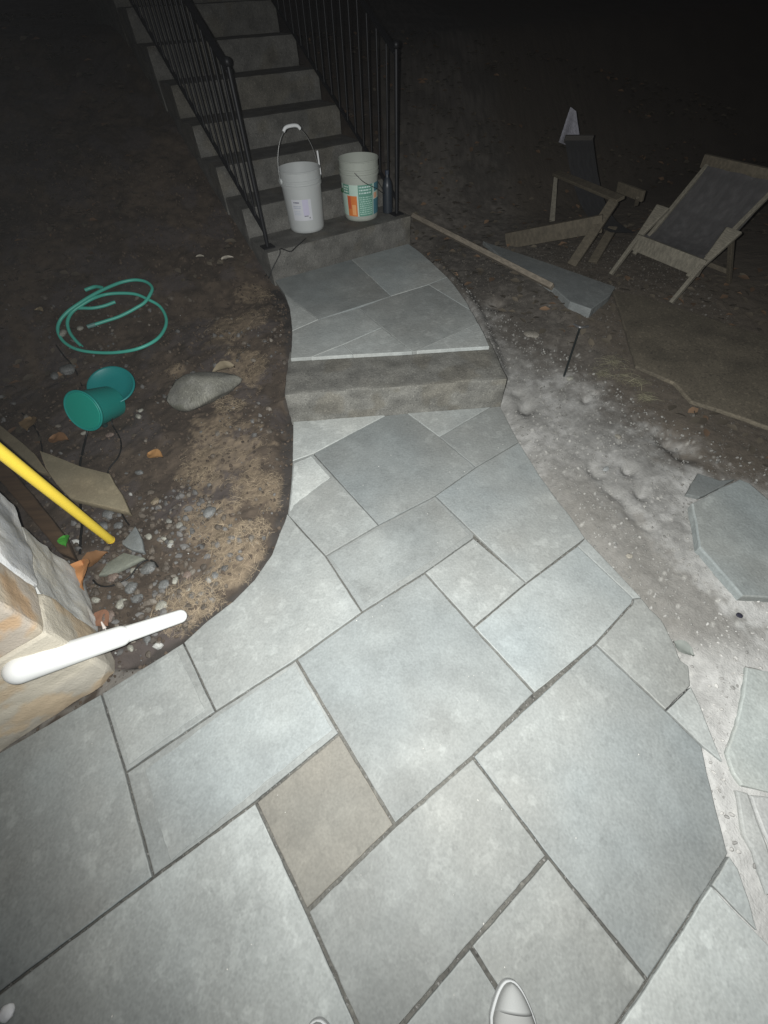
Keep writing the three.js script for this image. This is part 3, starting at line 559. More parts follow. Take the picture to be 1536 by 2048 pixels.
{
  const a = gt(372, 800, 0.05), b = gt(466, 768, 0.03), c = a.clone().lerp(b, 0.46), Lg = a.distanceTo(b) * 0.5 + 0.085;
  const g = blob(Lg, 0.1, 0.125, 6, 5, 0.12, 1.6), p = g.attributes.position;
  for (let i = 0; i < p.count; i++) { const t = p.getX(i) / Lg, k = lerp(1.12, 0.55, smoothstep(t, -0.5, 1)); p.setY(i, p.getY(i) * k); p.setZ(i, p.getZ(i) * k); }
  facet(g, Lg * 2, 0.19, 0.24, 30, 0.02, 5, 0.95); g.computeVertexNormals(); paintBlock(g, [0.245, 0.245, 0.222], [0.2, 0.204, 0.17], 8, 2, [0.26, 0.26, 0.245]);
  g.rotateY(Math.atan2(-(b.z - a.z), b.x - a.x)); const y = terrain(c.x, c.z, false); g.translate(c.x, y + 0.06, c.z);
  single('boulder', g, blockMat, V(c.x, y - 0.03, c.z), 'elongated mossy grey boulder lying on soil left of the stone step', 'boulder');
}
function chip(px, py, size, tone, label, group, o = {}) {
  const c = gt(px, py), k = Math.round(px * 7 + py), R = rng(k), g = blob(size, size * (o.flat ?? 0.55), size * (0.6 + R() * 0.35), k, 2, 0.22, 1.4);
  g.rotateY(R() * 6.3); const y = terrain(c.x, c.z, true); g.translate(c.x, y + size * 0.25, c.z);
  return single('stone', toCreasedNormals(g, 0.5), new THREE.MeshStandardMaterial({ color: lin(...tone), map: grainMap, roughness: o.rough ?? 0.7, bumpMap: grainBump, bumpScale: 0.002 }), V(c.x, y - size * 0.3, c.z), label, 'stone', group);
}
const W1 = [0.55, 0.55, 0.5], G1 = [0.26, 0.27, 0.28], P1 = [0.3, 0.23, 0.2], T1 = [0.36, 0.3, 0.22];
for (const [x, y, s, where] of [[351, 1162, 0.019, 'squarish whitish stone on soil between the slate flakes and the straw'], [379, 1179, 0.016, 'oval whitish stone nearest the dark edge of the path'], [267, 1141, 0.017, 'whitish stone inside the loop of thin black cable'], [324, 1214, 0.025, 'upright whitish stone just above the tip of the white stake'], [262, 1297, 0.016, 'whitish stone chip below the white stake'], [244, 1209, 0.025, 'rounded pale greenish stone above the middle of the white stake'], [300, 1076, 0.018, 'pale stone touching the right side of the triangular slate flake'], [128, 669, 0.032, 'large whitish stone at the left bend of the green hose'], [162, 660, 0.022, 'smaller whitish stone inside the left bend of the green hose'], [193, 1202, 0.02, 'pale stone beside the pier above the white wire connector'], [169, 868, 0.018, 'white chip just below the left side of the green fixture']])
  chip(x, y, s, W1, where);
for (const [x, y, s] of [[328, 1078, 0.016], [342, 1084, 0.013]]) chip(x, y, s, W1, 'one of two whitish stones touching each other right of the triangular slate flake', 'paired whitish stones by the slate flake');
for (const [x, y, s] of [[279, 836, 0.022], [282, 822, 0.016]]) chip(x, y, s, W1, 'one of two pale stones between the green fixture and the boulder', 'paired pale stones by the green fixture');
for (const [x, y, s, where] of [[277, 1199, 0.025, 'glinting grey stone in the dark gravel above the white stake'], [299, 1137, 0.034, 'large grey stone at the right end of the thin looping cable'], [421, 1027, 0.036, 'large purplish grey stone near the straw mats by the path'], [297, 1279, 0.02, 'grey stone just below the middle of the white stake'], [279, 946, 0.024, 'grey stone right of the end of the tan slab'], [137, 742, 0.05, 'grey cobble above left of the green fixture'], [430, 1151, 0.021, 'grey stone at the edge of the straw by the path bend'], [216, 1029, 0.035, 'grey stone under the lower edge of the tan slab'], [205, 1052, 0.03, 'grey stone just above the tip of the yellow handle'], [265, 1178, 0.03, 'dark grey stone below the looping thin cable'], [110, 752, 0.035, 'dull grey cobble on the soil well left of the green fixture'], [330, 1172, 0.024, 'dark grey stone left of the squarish whitish stone'], [237, 1052, 0.022, 'small grey stone between the tan slab and the triangular slate flake']])
  chip(x, y, s, G1, where);
for (const [x, y, s] of [[339, 1044, 0.018], [360, 1053, 0.02]]) chip(x, y, s, [0.38, 0.38, 0.36], 'one of two light grey stones above the paired whitish stones', 'paired light grey stones in the left bed');
for (const [x, y, s, where, c] of [[229, 1157, 0.026, 'pinkish stone inside the left end of the cable loop'], [220, 871, 0.024, 'pinkish stone between the two cables of the green fixture'], [311, 1004, 0.024, 'tan loose stone on the soil right of the tan slab', T1], [376, 1152, 0.02, 'reddish stone beside the oval whitish stone near the path'], [217, 1235, 0.03, 'reddish brown stone between the pier and the white stake']])
  chip(x, y, s, c ?? P1, where);
function flake(px, y, thick, tone, label, name, cat, o) { const w = px.map(([a, b]) => gt(a, b, y)); const c = w.reduce((s, q) => s.add(q), V()).multiplyScalar(1 / w.length); const g = slabGeo(roughen(w.map((q) => [q.x, q.z]), o?.rough ?? 0.003, 0.025, px[0][0]), 0, thick, Math.min(0.006, thick * 0.25)), p = g.attributes.position;
  // lies on the slope of the ground below it
  const e = 0.06, hx = (terrain(c.x + e, c.z, false) - terrain(c.x - e, c.z, false)) / (2 * e), hz = (terrain(c.x, c.z + e, false) - terrain(c.x, c.z - e, false)) / (2 * e);
  for (let i = 0; i < p.count; i++) p.setY(i, p.getY(i) + c.y + (p.getX(i) - c.x) * hx + (p.getZ(i) - c.z) * hz);
  g.computeVertexNormals();
  return single(name, toCreasedNormals(g, 0.5), tone, V(c.x, c.y - thick, c.z), label, cat); }
const sm = (r, g, b, k = 0) => new THREE.MeshStandardMaterial({ color: lin(r, g, b), map: stoneMaps[k], bumpMap: stoneBump, bumpScale: 0.003, roughness: 0.8 });
flake([[82, 905], [106, 912], [160, 932], [218, 946], [226, 962], [243, 988], [257, 1022], [200, 1010], [140, 997], [112, 968], [92, 938]], 0.05, 0.035, sm(0.36, 0.30, 0.205, 2), 'tan flat stone slab under the yellow handle, below the green fixture', 'stone_slab', 'stone slab');
flake([[-60, 800], [0, 850], [40, 882], [70, 908], [96, 945], [70, 940], [30, 912], [0, 884], [-60, 846]], 0.045, 0.03, sm(0.3, 0.245, 0.165, 2), 'brown flat stone lying behind the upper end of the yellow handle', 'stone_slab', 'stone slab');
flake([[270, 1052], [281, 1072], [289, 1104], [262, 1099], [243, 1087]], 0.03, 0.022, sm(0.25, 0.265, 0.27), 'grey triangular flake of slate at the tip of the yellow handle', 'slate_flake', 'slate piece');
flake([[196, 1150], [214, 1125], [248, 1105], [287, 1114], [262, 1128], [222, 1148]], 0.028, 0.022, sm(0.25, 0.26, 0.22), 'greenish flake of slate on the gravel, ringed by a thin black cable', 'slate_flake', 'slate piece');
flake([[-60, 862], [0, 912], [60, 984], [128, 1068], [150, 1118], [118, 1105], [60, 1034], [0, 962], [-60, 905]], 0.05, 0.04, new THREE.MeshStandardMaterial({ color: lin(0.15, 0.105, 0.07), map: woodMap, roughness: 0.9 }), 'brown weathered board on edge of the pier, below the yellow handle', 'board', 'board');
// the yellow handle leans over the bed from beyond the frame
{
  const a = gt(221, 1080, 0.02), b = along(0, 903, 1.66), d = b.clone().sub(a), e = a.clone().addScaledVector(d, 1.32);
  const t = thing('yellow_handle', a, 'yellow fibreglass tool handle reaching in over the tan slab from the left', 'tool handle');
  const g = rod(a, e, 0.0185, 0.0195, 20), p = g.attributes.position, col = new Float32Array(p.count * 3);
  part(t, 'shaft', g, new THREE.MeshStandardMaterial({ color: lin(0.92, 0.68, 0.07), bumpMap: (() => { const c = woodMap.clone(); c.colorSpace = THREE.NoColorSpace; c.repeat.set(1, 0.4); c.needsUpdate = true; return c; })(), bumpScale: 0.001, roughness: 0.45 }));
  part(t, 'end_cap', rod(a.clone().addScaledVector(d, -0.012), a.clone().addScaledVector(d, 0.004), 0.0165, 0.0192, 20), flat(0.75, 0.48, 0.03, 0.5));
}
// white stake: a near-lens blur, built as a solid rod
{
  const a = along(360, 1233, 1.86), b = along(40, 1339, 1.72), m = a.clone().lerp(b, 0.44);
  a.y = Math.max(a.y, terrain(a.x, a.z, false) + 0.02);
  const t = thing('white_streak', a, 'solid white stake slanting from the gravel across the tan pier stone', 'streak'), w = flat(0.74, 0.74, 0.72, 0.6);
  const cap = (p, r) => new THREE.SphereGeometry(r, 20, 14).translate(p.x, p.y, p.z);
  part(t, 'lower_section', mergeGeometries([rod(a, m, 0.026, 0.03, 24), cap(a, 0.026)].map((g) => g.toNonIndexed())), w);
  part(t, 'upper_section', mergeGeometries([rod(m, b, 0.036, 0.042, 24), cap(b, 0.042), cap(m, 0.036)].map((g) => g.toNonIndexed())), w);
}
// leaves
function leaf(px, py, size, tone, label, turn, curl = 0.35, name = 'leaf', dy = 0.012) {
  const c = gt(px, py, dy), n = 10, pos = [], idx = [], side = (t) => Math.sin(Math.PI * Math.pow(t, 0.8)) * 0.36;
  for (let i = 0; i <= n; i++) for (let j = -2; j <= 2; j++) { const t = i / n, s = j / 2; pos.push(s * side(t) * size, (Math.abs(s) * curl * 0.3 + Math.sin(t * 3) * curl * 0.25 + (hash(i, j + 5, px | 0) - 0.5) * 0.06) * size, (t - 0.5) * size); }
  for (let i = 0; i < n; i++) for (let j = 0; j < 4; j++) { const k = i * 5 + j; idx.push(k, k + 5, k + 1, k + 1, k + 5, k + 6); }
  const g = new THREE.BufferGeometry(); g.setAttribute('position', new THREE.Float32BufferAttribute(pos, 3)); g.setIndex(idx); g.computeVertexNormals(); g.rotateY(turn).translate(c.x, c.y, c.z);
  return single(name, g, flat(...tone, 0.75, { side: THREE.DoubleSide }), c, label, 'leaf');
}
leaf(171, 1156, 0.15, [0.42, 0.2, 0.08], 'curled orange dead leaf against the side of the pier', 0.4, 0.9, 'leaf', 0.03);
leaf(312, 912, 0.10, [0.30, 0.16, 0.06], 'small orange brown dead leaf flat on soil right of the tan slab', 1.2, 0.3);
leaf(190, 1120, 0.12, [0.17, 0.085, 0.035], 'large dark brown dead leaf beside the green leaf and pier', 2.2, 0.3);
leaf(132, 1084, 0.07, [0.05, 0.25, 0.03], 'small bright green leaf at the top edge of the pier', 0.5, 0.5, 'leaf', 0.06);
leaf(455, 518, 0.09, [0.55, 0.5, 0.42], 'pale leaf on dark soil near the railing foot, right of two', 1.9, 0.3);
leaf(400, 514, 0.06, [0.5, 0.46, 0.38], 'pale leaf on dark soil near the railing foot, left of two', 1.6, 0.3);
leaf(449, 742, 0.14, [0.2, 0.165, 0.11], 'long dry leaf leaning behind the boulder toward the straw', -1.05, 0.5);
leaf(80, 622, 0.07, [0.3, 0.24, 0.15], 'tan leaf on soil just left of the hose coil', 1.2, 0.4);
leaf(1366, 1298, 0.075, [0.15, 0.16, 0.145], 'grey dried leaf on dust at the right edge of the path', 0.7, 0.3);
leaf(205, 1240, 0.10, [0.2, 0.1, 0.06], 'reddish brown dead leaf on gravel beside the pier', 0.9, 0.25);
leaf(120, 880, 0.12, [0.18, 0.095, 0.045], 'brown dead leaf left of the green fixture above the tan slab', 1.4, 0.3);
leaf(158, 838, 0.10, [0.2, 0.1, 0.05], 'rusty dead leaf touching the left side of the green fixture', 2.0, 0.3);
leaf(60, 850, 0.13, [0.15, 0.1, 0.05], 'dull brown leaf among cables near the left edge', 0.3, 0.3);
{ // small white plug on a cable, next to the stake
  const a = gt(203, 1244, 0.02), b = gt(209, 1256, 0.02), c = gt(219, 1267, 0.02);
  const t = thing('wire_connector', b, 'small white wire connector on the gravel against the white stake', 'connector');
  part(t, 'plug', rod(a, b, 0.0028, 0.0065, 10), flat(0.8, 0.72, 0.66, 0.5)); part(t, 'lead', tube([b, b.clone().lerp(c, 0.5).add(V(0, 0.004, 0)), c], 0.0022, 12), flat(0.7, 0.68, 0.64, 0.5));
}

// ---------------------------------------------------------------- gravel, crumbs, straw
function scatter(name, geo, material, n, seed, pick, label) {
  const R = rng(seed), m = new THREE.InstancedMesh(geo, material, n), M = new THREE.Matrix4(), q = new THREE.Quaternion(), e = new THREE.Euler(); let k = 0;
  for (let i = 0; i < n * 30 && k < n; i++) { const o = pick(R); if (!o) continue; e.set(...o.rot); q.setFromEuler(e); M.compose(o.p, q, o.s); m.setMatrixAt(k, M); m.setColorAt(k, o.c); k++; }
  m.count = k; m.name = name; put(m); scene.add(m); tag(m, label, name.replace('_', ' '), null, 'stuff'); return m;
}
const offPaving = (x, z) => !inside(x, z, pathOutline) && !inside(x, z, landOutline) && !(z > -2.4 && z < -1.9 && x > -0.52 && x < 0.71);
const pebbleGeo = toCreasedNormals(blob(1, 0.55, 0.78, 3, 1, 0.42, 1.5), 0.35);
const pebbleMat = new THREE.MeshStandardMaterial({ color: 0xffffff, roughness: 0.75 });
scatter('gravel', pebbleGeo, pebbleMat, 2300, 4, (R) => {
  const x = -2.75 + R() * 2.35, z = -3.1 + R() * 2.75; if (x > -0.35 || !offPaving(x, z)) return null;
  const den = smoothstep(fbm(x * 2.6, z * 2.6, 91.5, 3), 0.5, 0.66) * 0.3 + 0.9 * smoothstep(0.62 - Math.hypot(x + 1.12, (z + 0.95) * 0.9) + (fbm(x * 4, z * 4, 3.5, 2) - 0.5) * 0.4, 0, 0.25) + 0.03; if (R() > den) return null;
  const d = distTo(x, z, leftLine); if (d < 0.07) return null;
  const s = 0.0035 + Math.pow(R(), 2.6) * 0.017, t = R(), c = t < 0.012 ? [0.32, 0.32, 0.3] : t < 0.4 ? [0.098, 0.094, 0.089] : t < 0.87 ? [0.078, 0.064, 0.05] : [0.13, 0.114, 0.094], k = 0.65 + R() * 0.6;
  return { p: V(x, terrain(x, z) + s * 0.25, z), s: V(s, s, s), rot: [R() * 0.8, R() * 6.3, R() * 0.8], c: lin(c[0] * k, c[1] * k, c[2] * k) };
}, 'mixed grey and brown gravel strewn over the left bed');
scatter('soil_crumbs', pebbleGeo, new THREE.MeshStandardMaterial({ color: 0xffffff, roughness: 0.95 }), 14000, 14, (R) => {
  const x = -2.8 + R() * 2.7, z = -4.2 + R() * 4.0; if (!offPaving(x, z)) return null;
  const s = 0.002 + Math.pow(R(), 3) * 0.011, k = 0.6 + R() * 0.9;
  return { p: V(x, terrain(x, z) + s * 0.3, z), s: V(s, s, s), rot: [R() * 3, R() * 6.3, R() * 3], c: lin(0.058 * k, 0.043 * k, 0.031 * k) };
}, 'crumbs of dark soil scattered over the left bed');
scatter('dust_crumbs', pebbleGeo, new THREE.MeshStandardMaterial({ color: 0xffffff, roughness: 0.95 }), 17000, 24, (R) => {
  const x = 0.3 + R() * 2.1, z = -4.0 + R() * 4.1; if (!offPaving(x, z)) return null;
  const s = 0.0016 + Math.pow(R(), 4) * 0.0075, k = 0.55 + R() * 0.6, a = x + 0.7 * z > 0.75 && z > -0.9 ? [0.36, 0.35, 0.33] : z > -1.7 && x < 1.35 ? [0.235, 0.228, 0.212] : z - 1.43 * x + 3.93 > -0.2 ? [0.19, 0.184, 0.17] : [0.085, 0.075, 0.063];
  return { p: V(x, terrain(x, z) + s * 0.3, z), s: V(s, s, s), rot: [R() * 3, R() * 6.3, R() * 3], c: lin(a[0] * k, a[1] * k, a[2] * k) };
}, 'crumbs of stone and soil scattered over the dusty ground at right');
const litterGeo = (() => { const g = new THREE.BufferGeometry(); g.setAttribute('position', new THREE.Float32BufferAttribute([0, 0, -0.5, -0.26, 0.1, -0.1, 0, 0.03, 0, 0.27, 0.12, -0.05, -0.2, 0.07, 0.25, 0.2, 0.09, 0.22, 0, 0.05, 0.5], 3)); g.setIndex([0, 1, 2, 0, 2, 3, 1, 4, 2, 2, 5, 3, 4, 6, 2, 2, 6, 5]); g.computeVertexNormals(); return g; })();
scatter('leaf_litter', litterGeo, new THREE.MeshStandardMaterial({ color: 0xffffff, roughness: 0.85, side: THREE.DoubleSide }), 4200, 54, (R) => {
  const x = -5.5 + R() * 10.5, z = -7.5 + R() * 6.2; if (!offPaving(x, z) || (x > 0.3 && z - 1.43 * x + 3.93 > -0.2) || (x > -1.9 && x < 0.4 && z > -3.2)) return null;
  const dx = x - ST.a.x, dz = z - ST.a.z, l = dx * SU.x + dz * SU.z, q = dx * SN.x + dz * SN.z; if (l > -0.08 && l < 1.3 && q > -0.1) return null;
  if (fbm(x * 1.4, z * 1.4, 71.5, 3) < 0.44) return null;
  const s = 0.035 + R() * 0.05, k = 0.5 + R() * 0.9, c = R() < 0.2 ? [0.16, 0.1, 0.06] : [0.09, 0.075, 0.055];
  return { p: V(x, terrain(x, z) + 0.006, z), s: V(s, s, s), rot: [(R() - 0.5) * 0.7, R() * 6.3, (R() - 0.5) * 0.7], c: lin(c[0] * k, c[1] * k, c[2] * k) };
}, 'dead leaves littering the banks on both sides of the stairs');
scatter('joint_grit', pebbleGeo, new THREE.MeshStandardMaterial({ color: 0xffffff, roughness: 0.95 }), 1500, 64, (R) => {
  const x = -1.2 + R() * 2.4, z = -1.95 + R() * 2.4; if (!inside(x, z, pathOutline)) return null;
  const on = stonePolys.some(([p, y]) => y < 0.1 && inside(x, z, p)), onTop = on && R() < 0.0025; if (on && !onTop) return null;
  const s = onTop ? 0.001 + R() * 0.0014 : 0.0012 + R() * 0.003, k = 0.7 + R() * 0.7, a = onTop ? 0.4 : 0.12;
  return { p: V(x, onTop ? 0.002 : -0.011 + R() * 0.006, z), s: V(s, s, s), rot: [R() * 3, R() * 6.3, R() * 3], c: lin(a * k, a * 0.97 * k, a * 0.9 * k) };
}, 'grit in the joints of the paving');
const blade = (() => {
  const pos = [], idx = []; for (let i = 0; i <= 5; i++) { const t = i / 5, w = 0.018 * (1 - t * 0.8), y = Math.sin(t * 2.2) * 0.16, x = Math.sin(t * 1.4) * 0.1; pos.push(x - w, y, t - 0.5, x, y + 0.008, t - 0.5, x + w, y, t - 0.5); }
  for (let i = 0; i < 5; i++) for (let j = 0; j < 2; j++) { const k = i * 3 + j; idx.push(k, k + 3, k + 1, k + 1, k + 3, k + 4); }
  const g = new THREE.BufferGeometry(); g.setAttribute('position', new THREE.Float32BufferAttribute(pos, 3)); g.setIndex(idx); g.computeVertexNormals(); return g;
})();
const bladeMat = new THREE.MeshStandardMaterial({ color: 0xffffff, roughness: 0.8, side: THREE.DoubleSide });
const tufts = [[470, 640, 0.17, 1], [487, 735, 0.13, 1], [465, 800, 0.08, 1], [455, 905, 0.18, 1.3], [520, 985, 0.11, 1.2], [430, 1060, 0.13, 0.9], [355, 745, 0.06, 1], [400, 935, 0.1, 0.6], [470, 1115, 0.1, 0.9], [365, 1215, 0.09, 1.0], [405, 1190, 0.07, 0.9], [500, 585, 0.12, 0.8], [505, 1060, 0.06, 0.8]].map(([a, b, r, w]) => [gt(a, b), r, w]);
scatter('straw', blade, bladeMat, 9000, 34, (R) => {
  const [c, r, w] = tufts[Math.floor(R() * tufts.length)], a = R() * 6.3, d = Math.sqrt(R()) * r * 1.35; if (R() > w) return null;
  const x = c.x + Math.cos(a) * d, z = c.z + Math.sin(a) * d; if (!offPaving(x, z) || distTo(x, z, leftLine) < 0.05 || fbm(x * 3, z * 3, 12.5, 4) + (fbm(x * 14, z * 14, 8.5, 3) - 0.5) * 0.5 > 0.52) return null;
  const s = 0.014 + R() * R() * 0.05, k = 0.5 + R() * 0.8;
  return { p: V(x, terrain(x, z) + 0.002 + R() * 0.007, z), s: V(s * 0.9, s, s), rot: [(R() - 0.5) * 0.7, R() * 6.3, (R() - 0.5) * 1.4], c: lin(0.27 * k, 0.212 * k, 0.142 * k) };
}, 'mats of dry straw along the left side of the path');
const dryTufts = [[1222, 728, 0.07], [1246, 755, 0.08], [1205, 752, 0.08], [1275, 770, 0.05], [1290, 800, 0.05]].map(([a, b, r]) => [gt(a, b), r]);
scatter('dry_grass', blade, bladeMat, 420, 44, (R) => {
  const [c, r] = dryTufts[Math.floor(R() * dryTufts.length)], a = R() * 6.3, d = R() * r, x = c.x + Math.cos(a) * d, z = c.z + Math.sin(a) * d, s = 0.04 + R() * 0.07, k = 0.5 + R() * 0.7;
  return { p: V(x, terrain(x, z) + 0.01, z), s: V(s, s, s), rot: [-0.2 - R() * 0.7, R() * 6.3, (R() - 0.5) * 0.8], c: lin(0.27 * k, 0.25 * k, 0.17 * k) };
}, 'tufts of dry grass in the dust right of the step');

// ---------------------------------------------------------------- right side: slab, beam, board, bar, chips
loose([[966, 482], [1100, 527], [1231, 573], [1221, 590], [1183, 618], [1140, 603], [1108, 576], [1048, 545], [1000, 512]], 0.155, 0.085, [0.25, 0.262, 0.265, 0], 'long grey stone slab lying in front of the wooden chairs', 'stone_slab', 'stone slab');
{
  const a = gt(826, 432, 0.05), b = gp(1105, 574, 0.19);
  single('timber_batten', board(a, b, 0.045, 0.035, V(0.5, 0, 0.8)), new THREE.MeshStandardMaterial({ color: lin(0.36, 0.345, 0.32), map: woodMap, roughness: 0.85 }), b, 'long pale timber batten running from the stairs along the grey slab', 'batten');
}
loose([[1226, 580], [1290, 592], [1340, 610], [1450, 648], [1600, 700], [1600, 880], [1490, 836], [1383, 800], [1349, 763], [1273, 729], [1258, 680], [1243, 630]], 0.18, 0.022, new THREE.MeshStandardMaterial({ color: lin(0.15, 0.13, 0.1), map: grainMap, roughness: 0.9 }), 'plain brown sheet of board on the ground below the right chair', 'plywood_sheet', 'plywood', 0.02);
{
  const a = gt(1128, 752, 0.012), b = gt(1159, 658, 0.014), t = thing('pry_bar', a, 'dark steel bar lying on the ground in front of the grey slab', 'pry bar');
  part(t, 'shaft', rod(a, b, 0.0065, 0.007, 10), flat(0.06, 0.07, 0.07, 0.4, { metalness: 0.6 }));
  const c = gt(1148, 649, 0.014), d = gt(1176, 653, 0.012); part(t, 'claw', tube([c, b.clone().add(V(0, 0.012, 0)), d], 0.009, 16), flat(0.2, 0.2, 0.2, 0.4, { metalness: 0.6 }));
}
chip(1062, 671, 0.05, [0.33, 0.31, 0.28], 'pale flat chunk of rubble on dark soil right of the landing', null, { flat: 0.35 });
chip(1140, 757, 0.024, [0.5, 0.5, 0.46], 'small white stone chip at the lower end of the dark steel bar', null, { flat: 0.5 });
chip(1236, 874, 0.018, [0.42, 0.4, 0.36], 'small pale stone at the edge of a pit in the dust', null);
chip(1211, 940, 0.02, [0.5, 0.53, 0.56], 'small bluish white chip on the dust beside the path', null, { flat: 0.4 });
chip(1478, 1231, 0.012, [0.03, 0.03, 0.06], 'tiny blue black fragment on the pale dust below the large slab', null);
chip(1258, 1113, 0.014, [0.5, 0.47, 0.42], 'small whitish chip on the dark strip beside the path edge', null);
single('twig', tube([gt(1490, 1334, 0.004), gt(1512, 1338, 0.008), gt(1536, 1346, 0.004), gt(1560, 1350, 0.004)], 0.0022, 20), flat(0.1, 0.09, 0.08, 0.9), gt(1512, 1338), 'thin twig on the dust at the right edge above the pale slab', 'twig');
{ const c = gp(18, 2024, 0), g = blob(0.018, 0.01, 0.016, 12, 3, 0.2); g.translate(c.x, 0.008, c.z); single('speck', g, flat(0.75, 0.75, 0.76, 0.6), V(c.x, 0, c.z), 'whitish pebble added for the blurred bright spot at the bottom left corner', 'speck'); }  // solid lump added to stand for a blurred bright spot

// ---------------------------------------------------------------- wooden folding chairs
const grayWood = new THREE.MeshStandardMaterial({ color: lin(0.29, 0.295, 0.275), map: woodMap, roughness: 0.8 }), brownWood = new THREE.MeshStandardMaterial({ color: lin(0.165, 0.155, 0.13), map: woodMap, roughness: 0.8 });
const canvasCloth = new THREE.MeshStandardMaterial({ color: lin(0.105, 0.1, 0.1), map: fabricMap, roughness: 0.95, side: THREE.DoubleSide });
function sheetGeo(f, nu, nv) { const pos = [], uv = [], idx = []; for (let i = 0; i <= nu; i++) for (let j = 0; j <= nv; j++) { const p = f(i / nu, j / nv); pos.push(p.x, p.y, p.z); uv.push(i / nu * 3, j / nv * 3); } for (let i = 0; i < nu; i++) for (let j = 0; j < nv; j++) { const k = i * (nv + 1) + j; idx.push(k, k + nv + 1, k + 1, k + 1, k + nv + 1, k + nv + 2); } const g = new THREE.BufferGeometry(); g.setAttribute('position', new THREE.Float32BufferAttribute(pos, 3)); g.setAttribute('uv', new THREE.Float32BufferAttribute(uv, 2)); g.setIndex(idx); g.computeVertexNormals(); return g; }
function thick(g, t) { // give a sheet its thickness
  const p = g.attributes.position, n = g.attributes.normal, b = g.clone(), q = b.attributes.position; for (let i = 0; i < p.count; i++) q.setXYZ(i, p.getX(i) - n.getX(i) * t, p.getY(i) - n.getY(i) * t, p.getZ(i) - n.getZ(i) * t);
  b.index.array.reverse(); b.computeVertexNormals(); return mergeGeometries([g, b]);
}
{
  const y = 0.12, fr = gp(1340, 609, y), fl = gp(1220, 552, y), across = fl.clone().sub(fr).normalize(), back = V(-across.z, 0, across.x); if (back.x < 0) back.negate();
  fr.y = terrain(fr.x, fr.z) ; fl.y = terrain(fl.x, fl.z); const g0 = Math.max(fr.y, fl.y);
  const P = (o, b, h) => fr.clone().lerp(fl, o).setY(g0).addScaledVector(back, b).add(V(0, h, 0));
  const t = thing('folding_chair', V(fr.x, g0, fr.z), 'low wooden folding chair with dark fabric sling, nearest the right edge', 'chair');
  for (const o of [0, 1]) {
    part(t, 'front_leg', board(P(o, 0, 0), P(o, 0.15, 0.21), 0.026, 0.03, across, 0.03), grayWood);
    part(t, 'armrest', board(P(o, 0.15, 0.21), P(o, 0.30, 0.385), 0.035, 0.022, across, 0.11), grayWood);
    part(t, 'back_rail', board(P(o ? 0.92 : 0.08, 0.12, 0.13), P(o ? 0.97 : 0.03, 0.57, 0.585), 0.028, 0.022, across), grayWood);
    part(t, 'rear_leg', board(P(o, 0.3, 0.36), P(o, 0.62, -0.01), 0.03, 0.024, across), brownWood);
  }
  part(t, 'front_rail', board(P(-0.02, 0.15, 0.19), P(1.02, 0.15, 0.19), 0.10, 0.022, V(0, 1, -0.2)), grayWood);
  part(t, 'top_rail', board(P(-0.06, 0.58, 0.60), P(1.06, 0.58, 0.60), 0.075, 0.024, V(0, 1, 0.3)), brownWood);
  part(t, 'rear_stretcher', board(P(0, 0.55, 0.08), P(1, 0.55, 0.08), 0.03, 0.02, V(0, 1, 0)), brownWood);
  part(t, 'sling', thick(sheetGeo((u, v) => P(0.03 + u * 0.94, 0.16 + v * 0.40, 0.215 + v * 0.37 - Math.sin(v * Math.PI) * 0.10 * (0.7 + 0.3 * Math.sin(u * Math.PI)) + (fbm(u * 6, v * 6, 3.5, 3) - 0.5) * 0.012), 16, 20), 0.003), canvasCloth);
}
{
  const up = (px, py, y) => gp(px, py, y), side = V(0.8, 0, -0.6), g0 = gt(1143, 531);
  const t = thing('folding_chair', g0, 'wooden folding chair behind the grey slab, farther left of the two', 'chair');
  const legA = gt(1143, 531, 0.0), topA = up(1228, 402, 0.50), armR = up(1112, 346, 0.50), legB = gt(1104, 442, 0.0), railF = up(1205, 447, 0.38), railR = gt(1012, 482, 0.03);
  part(t, 'front_leg', board(legA, topA, 0.075, 0.026, V(0.7, 0.2, 0.5)), brownWood);
  part(t, 'armrest', board(topA.clone().add(V(0.03, 0.016, 0.03)), armR, 0.07, 0.022, V(1, 0.3, -0.2)), brownWood);
  part(t, 'rear_leg', board(legB, armR, 0.05, 0.024, V(1, 0, 0.2), 0.03), grayWood);
  part(t, 'side_rail', board(railF, railR, 0.12, 0.024, V(0, 1, 0.1)), brownWood);
  const off = up(1262, 384, 0.50).sub(topA.clone().lerp(armR, 0.3)); const o = V(off.x, 0, off.z);
  part(t, 'front_leg', board(gt(1185, 526, 0.0), up(1226, 455, 0.3), 0.07, 0.026, V(0.7, 0.2, 0.5)), brownWood);
  part(t, 'armrest', board(up(1287, 393, 0.5), up(1236, 373, 0.5), 0.07, 0.022, V(0, 1, 0.6)), brownWood);
  part(t, 'arm_post', board(up(1276, 394, 0.49), up(1272, 410, 0.42), 0.03, 0.02, V(1, 0, 0)), brownWood);
  const dark = new THREE.MeshStandardMaterial({ color: lin(0.045, 0.044, 0.046), map: fabricMap, roughness: 0.95, side: THREE.DoubleSide });
  const a = topA.clone().addScaledVector(o, 0.2).add(V(0, -0.2, 0)), b = topA.clone().addScaledVector(o, 0.85).add(V(0, -0.2, 0)), c = armR.clone().addScaledVector(o, 0.1).add(V(0.02, 0.2, -0.12)), d = armR.clone().addScaledVector(o, 0.95).add(V(0.02, 0.2, -0.12));
  part(t, 'sling', thick(sheetGeo((u, v) => a.clone().lerp(b, u).lerp(c.clone().lerp(d, u), v).add(V(0, -0.14 * Math.sin(v * Math.PI), 0)), 8, 14), 0.003), dark);
  part(t, 'top_rail', board(c, d, 0.05, 0.022, V(0, 1, 0.3)), flat(0.05, 0.045, 0.04, 0.9));
}
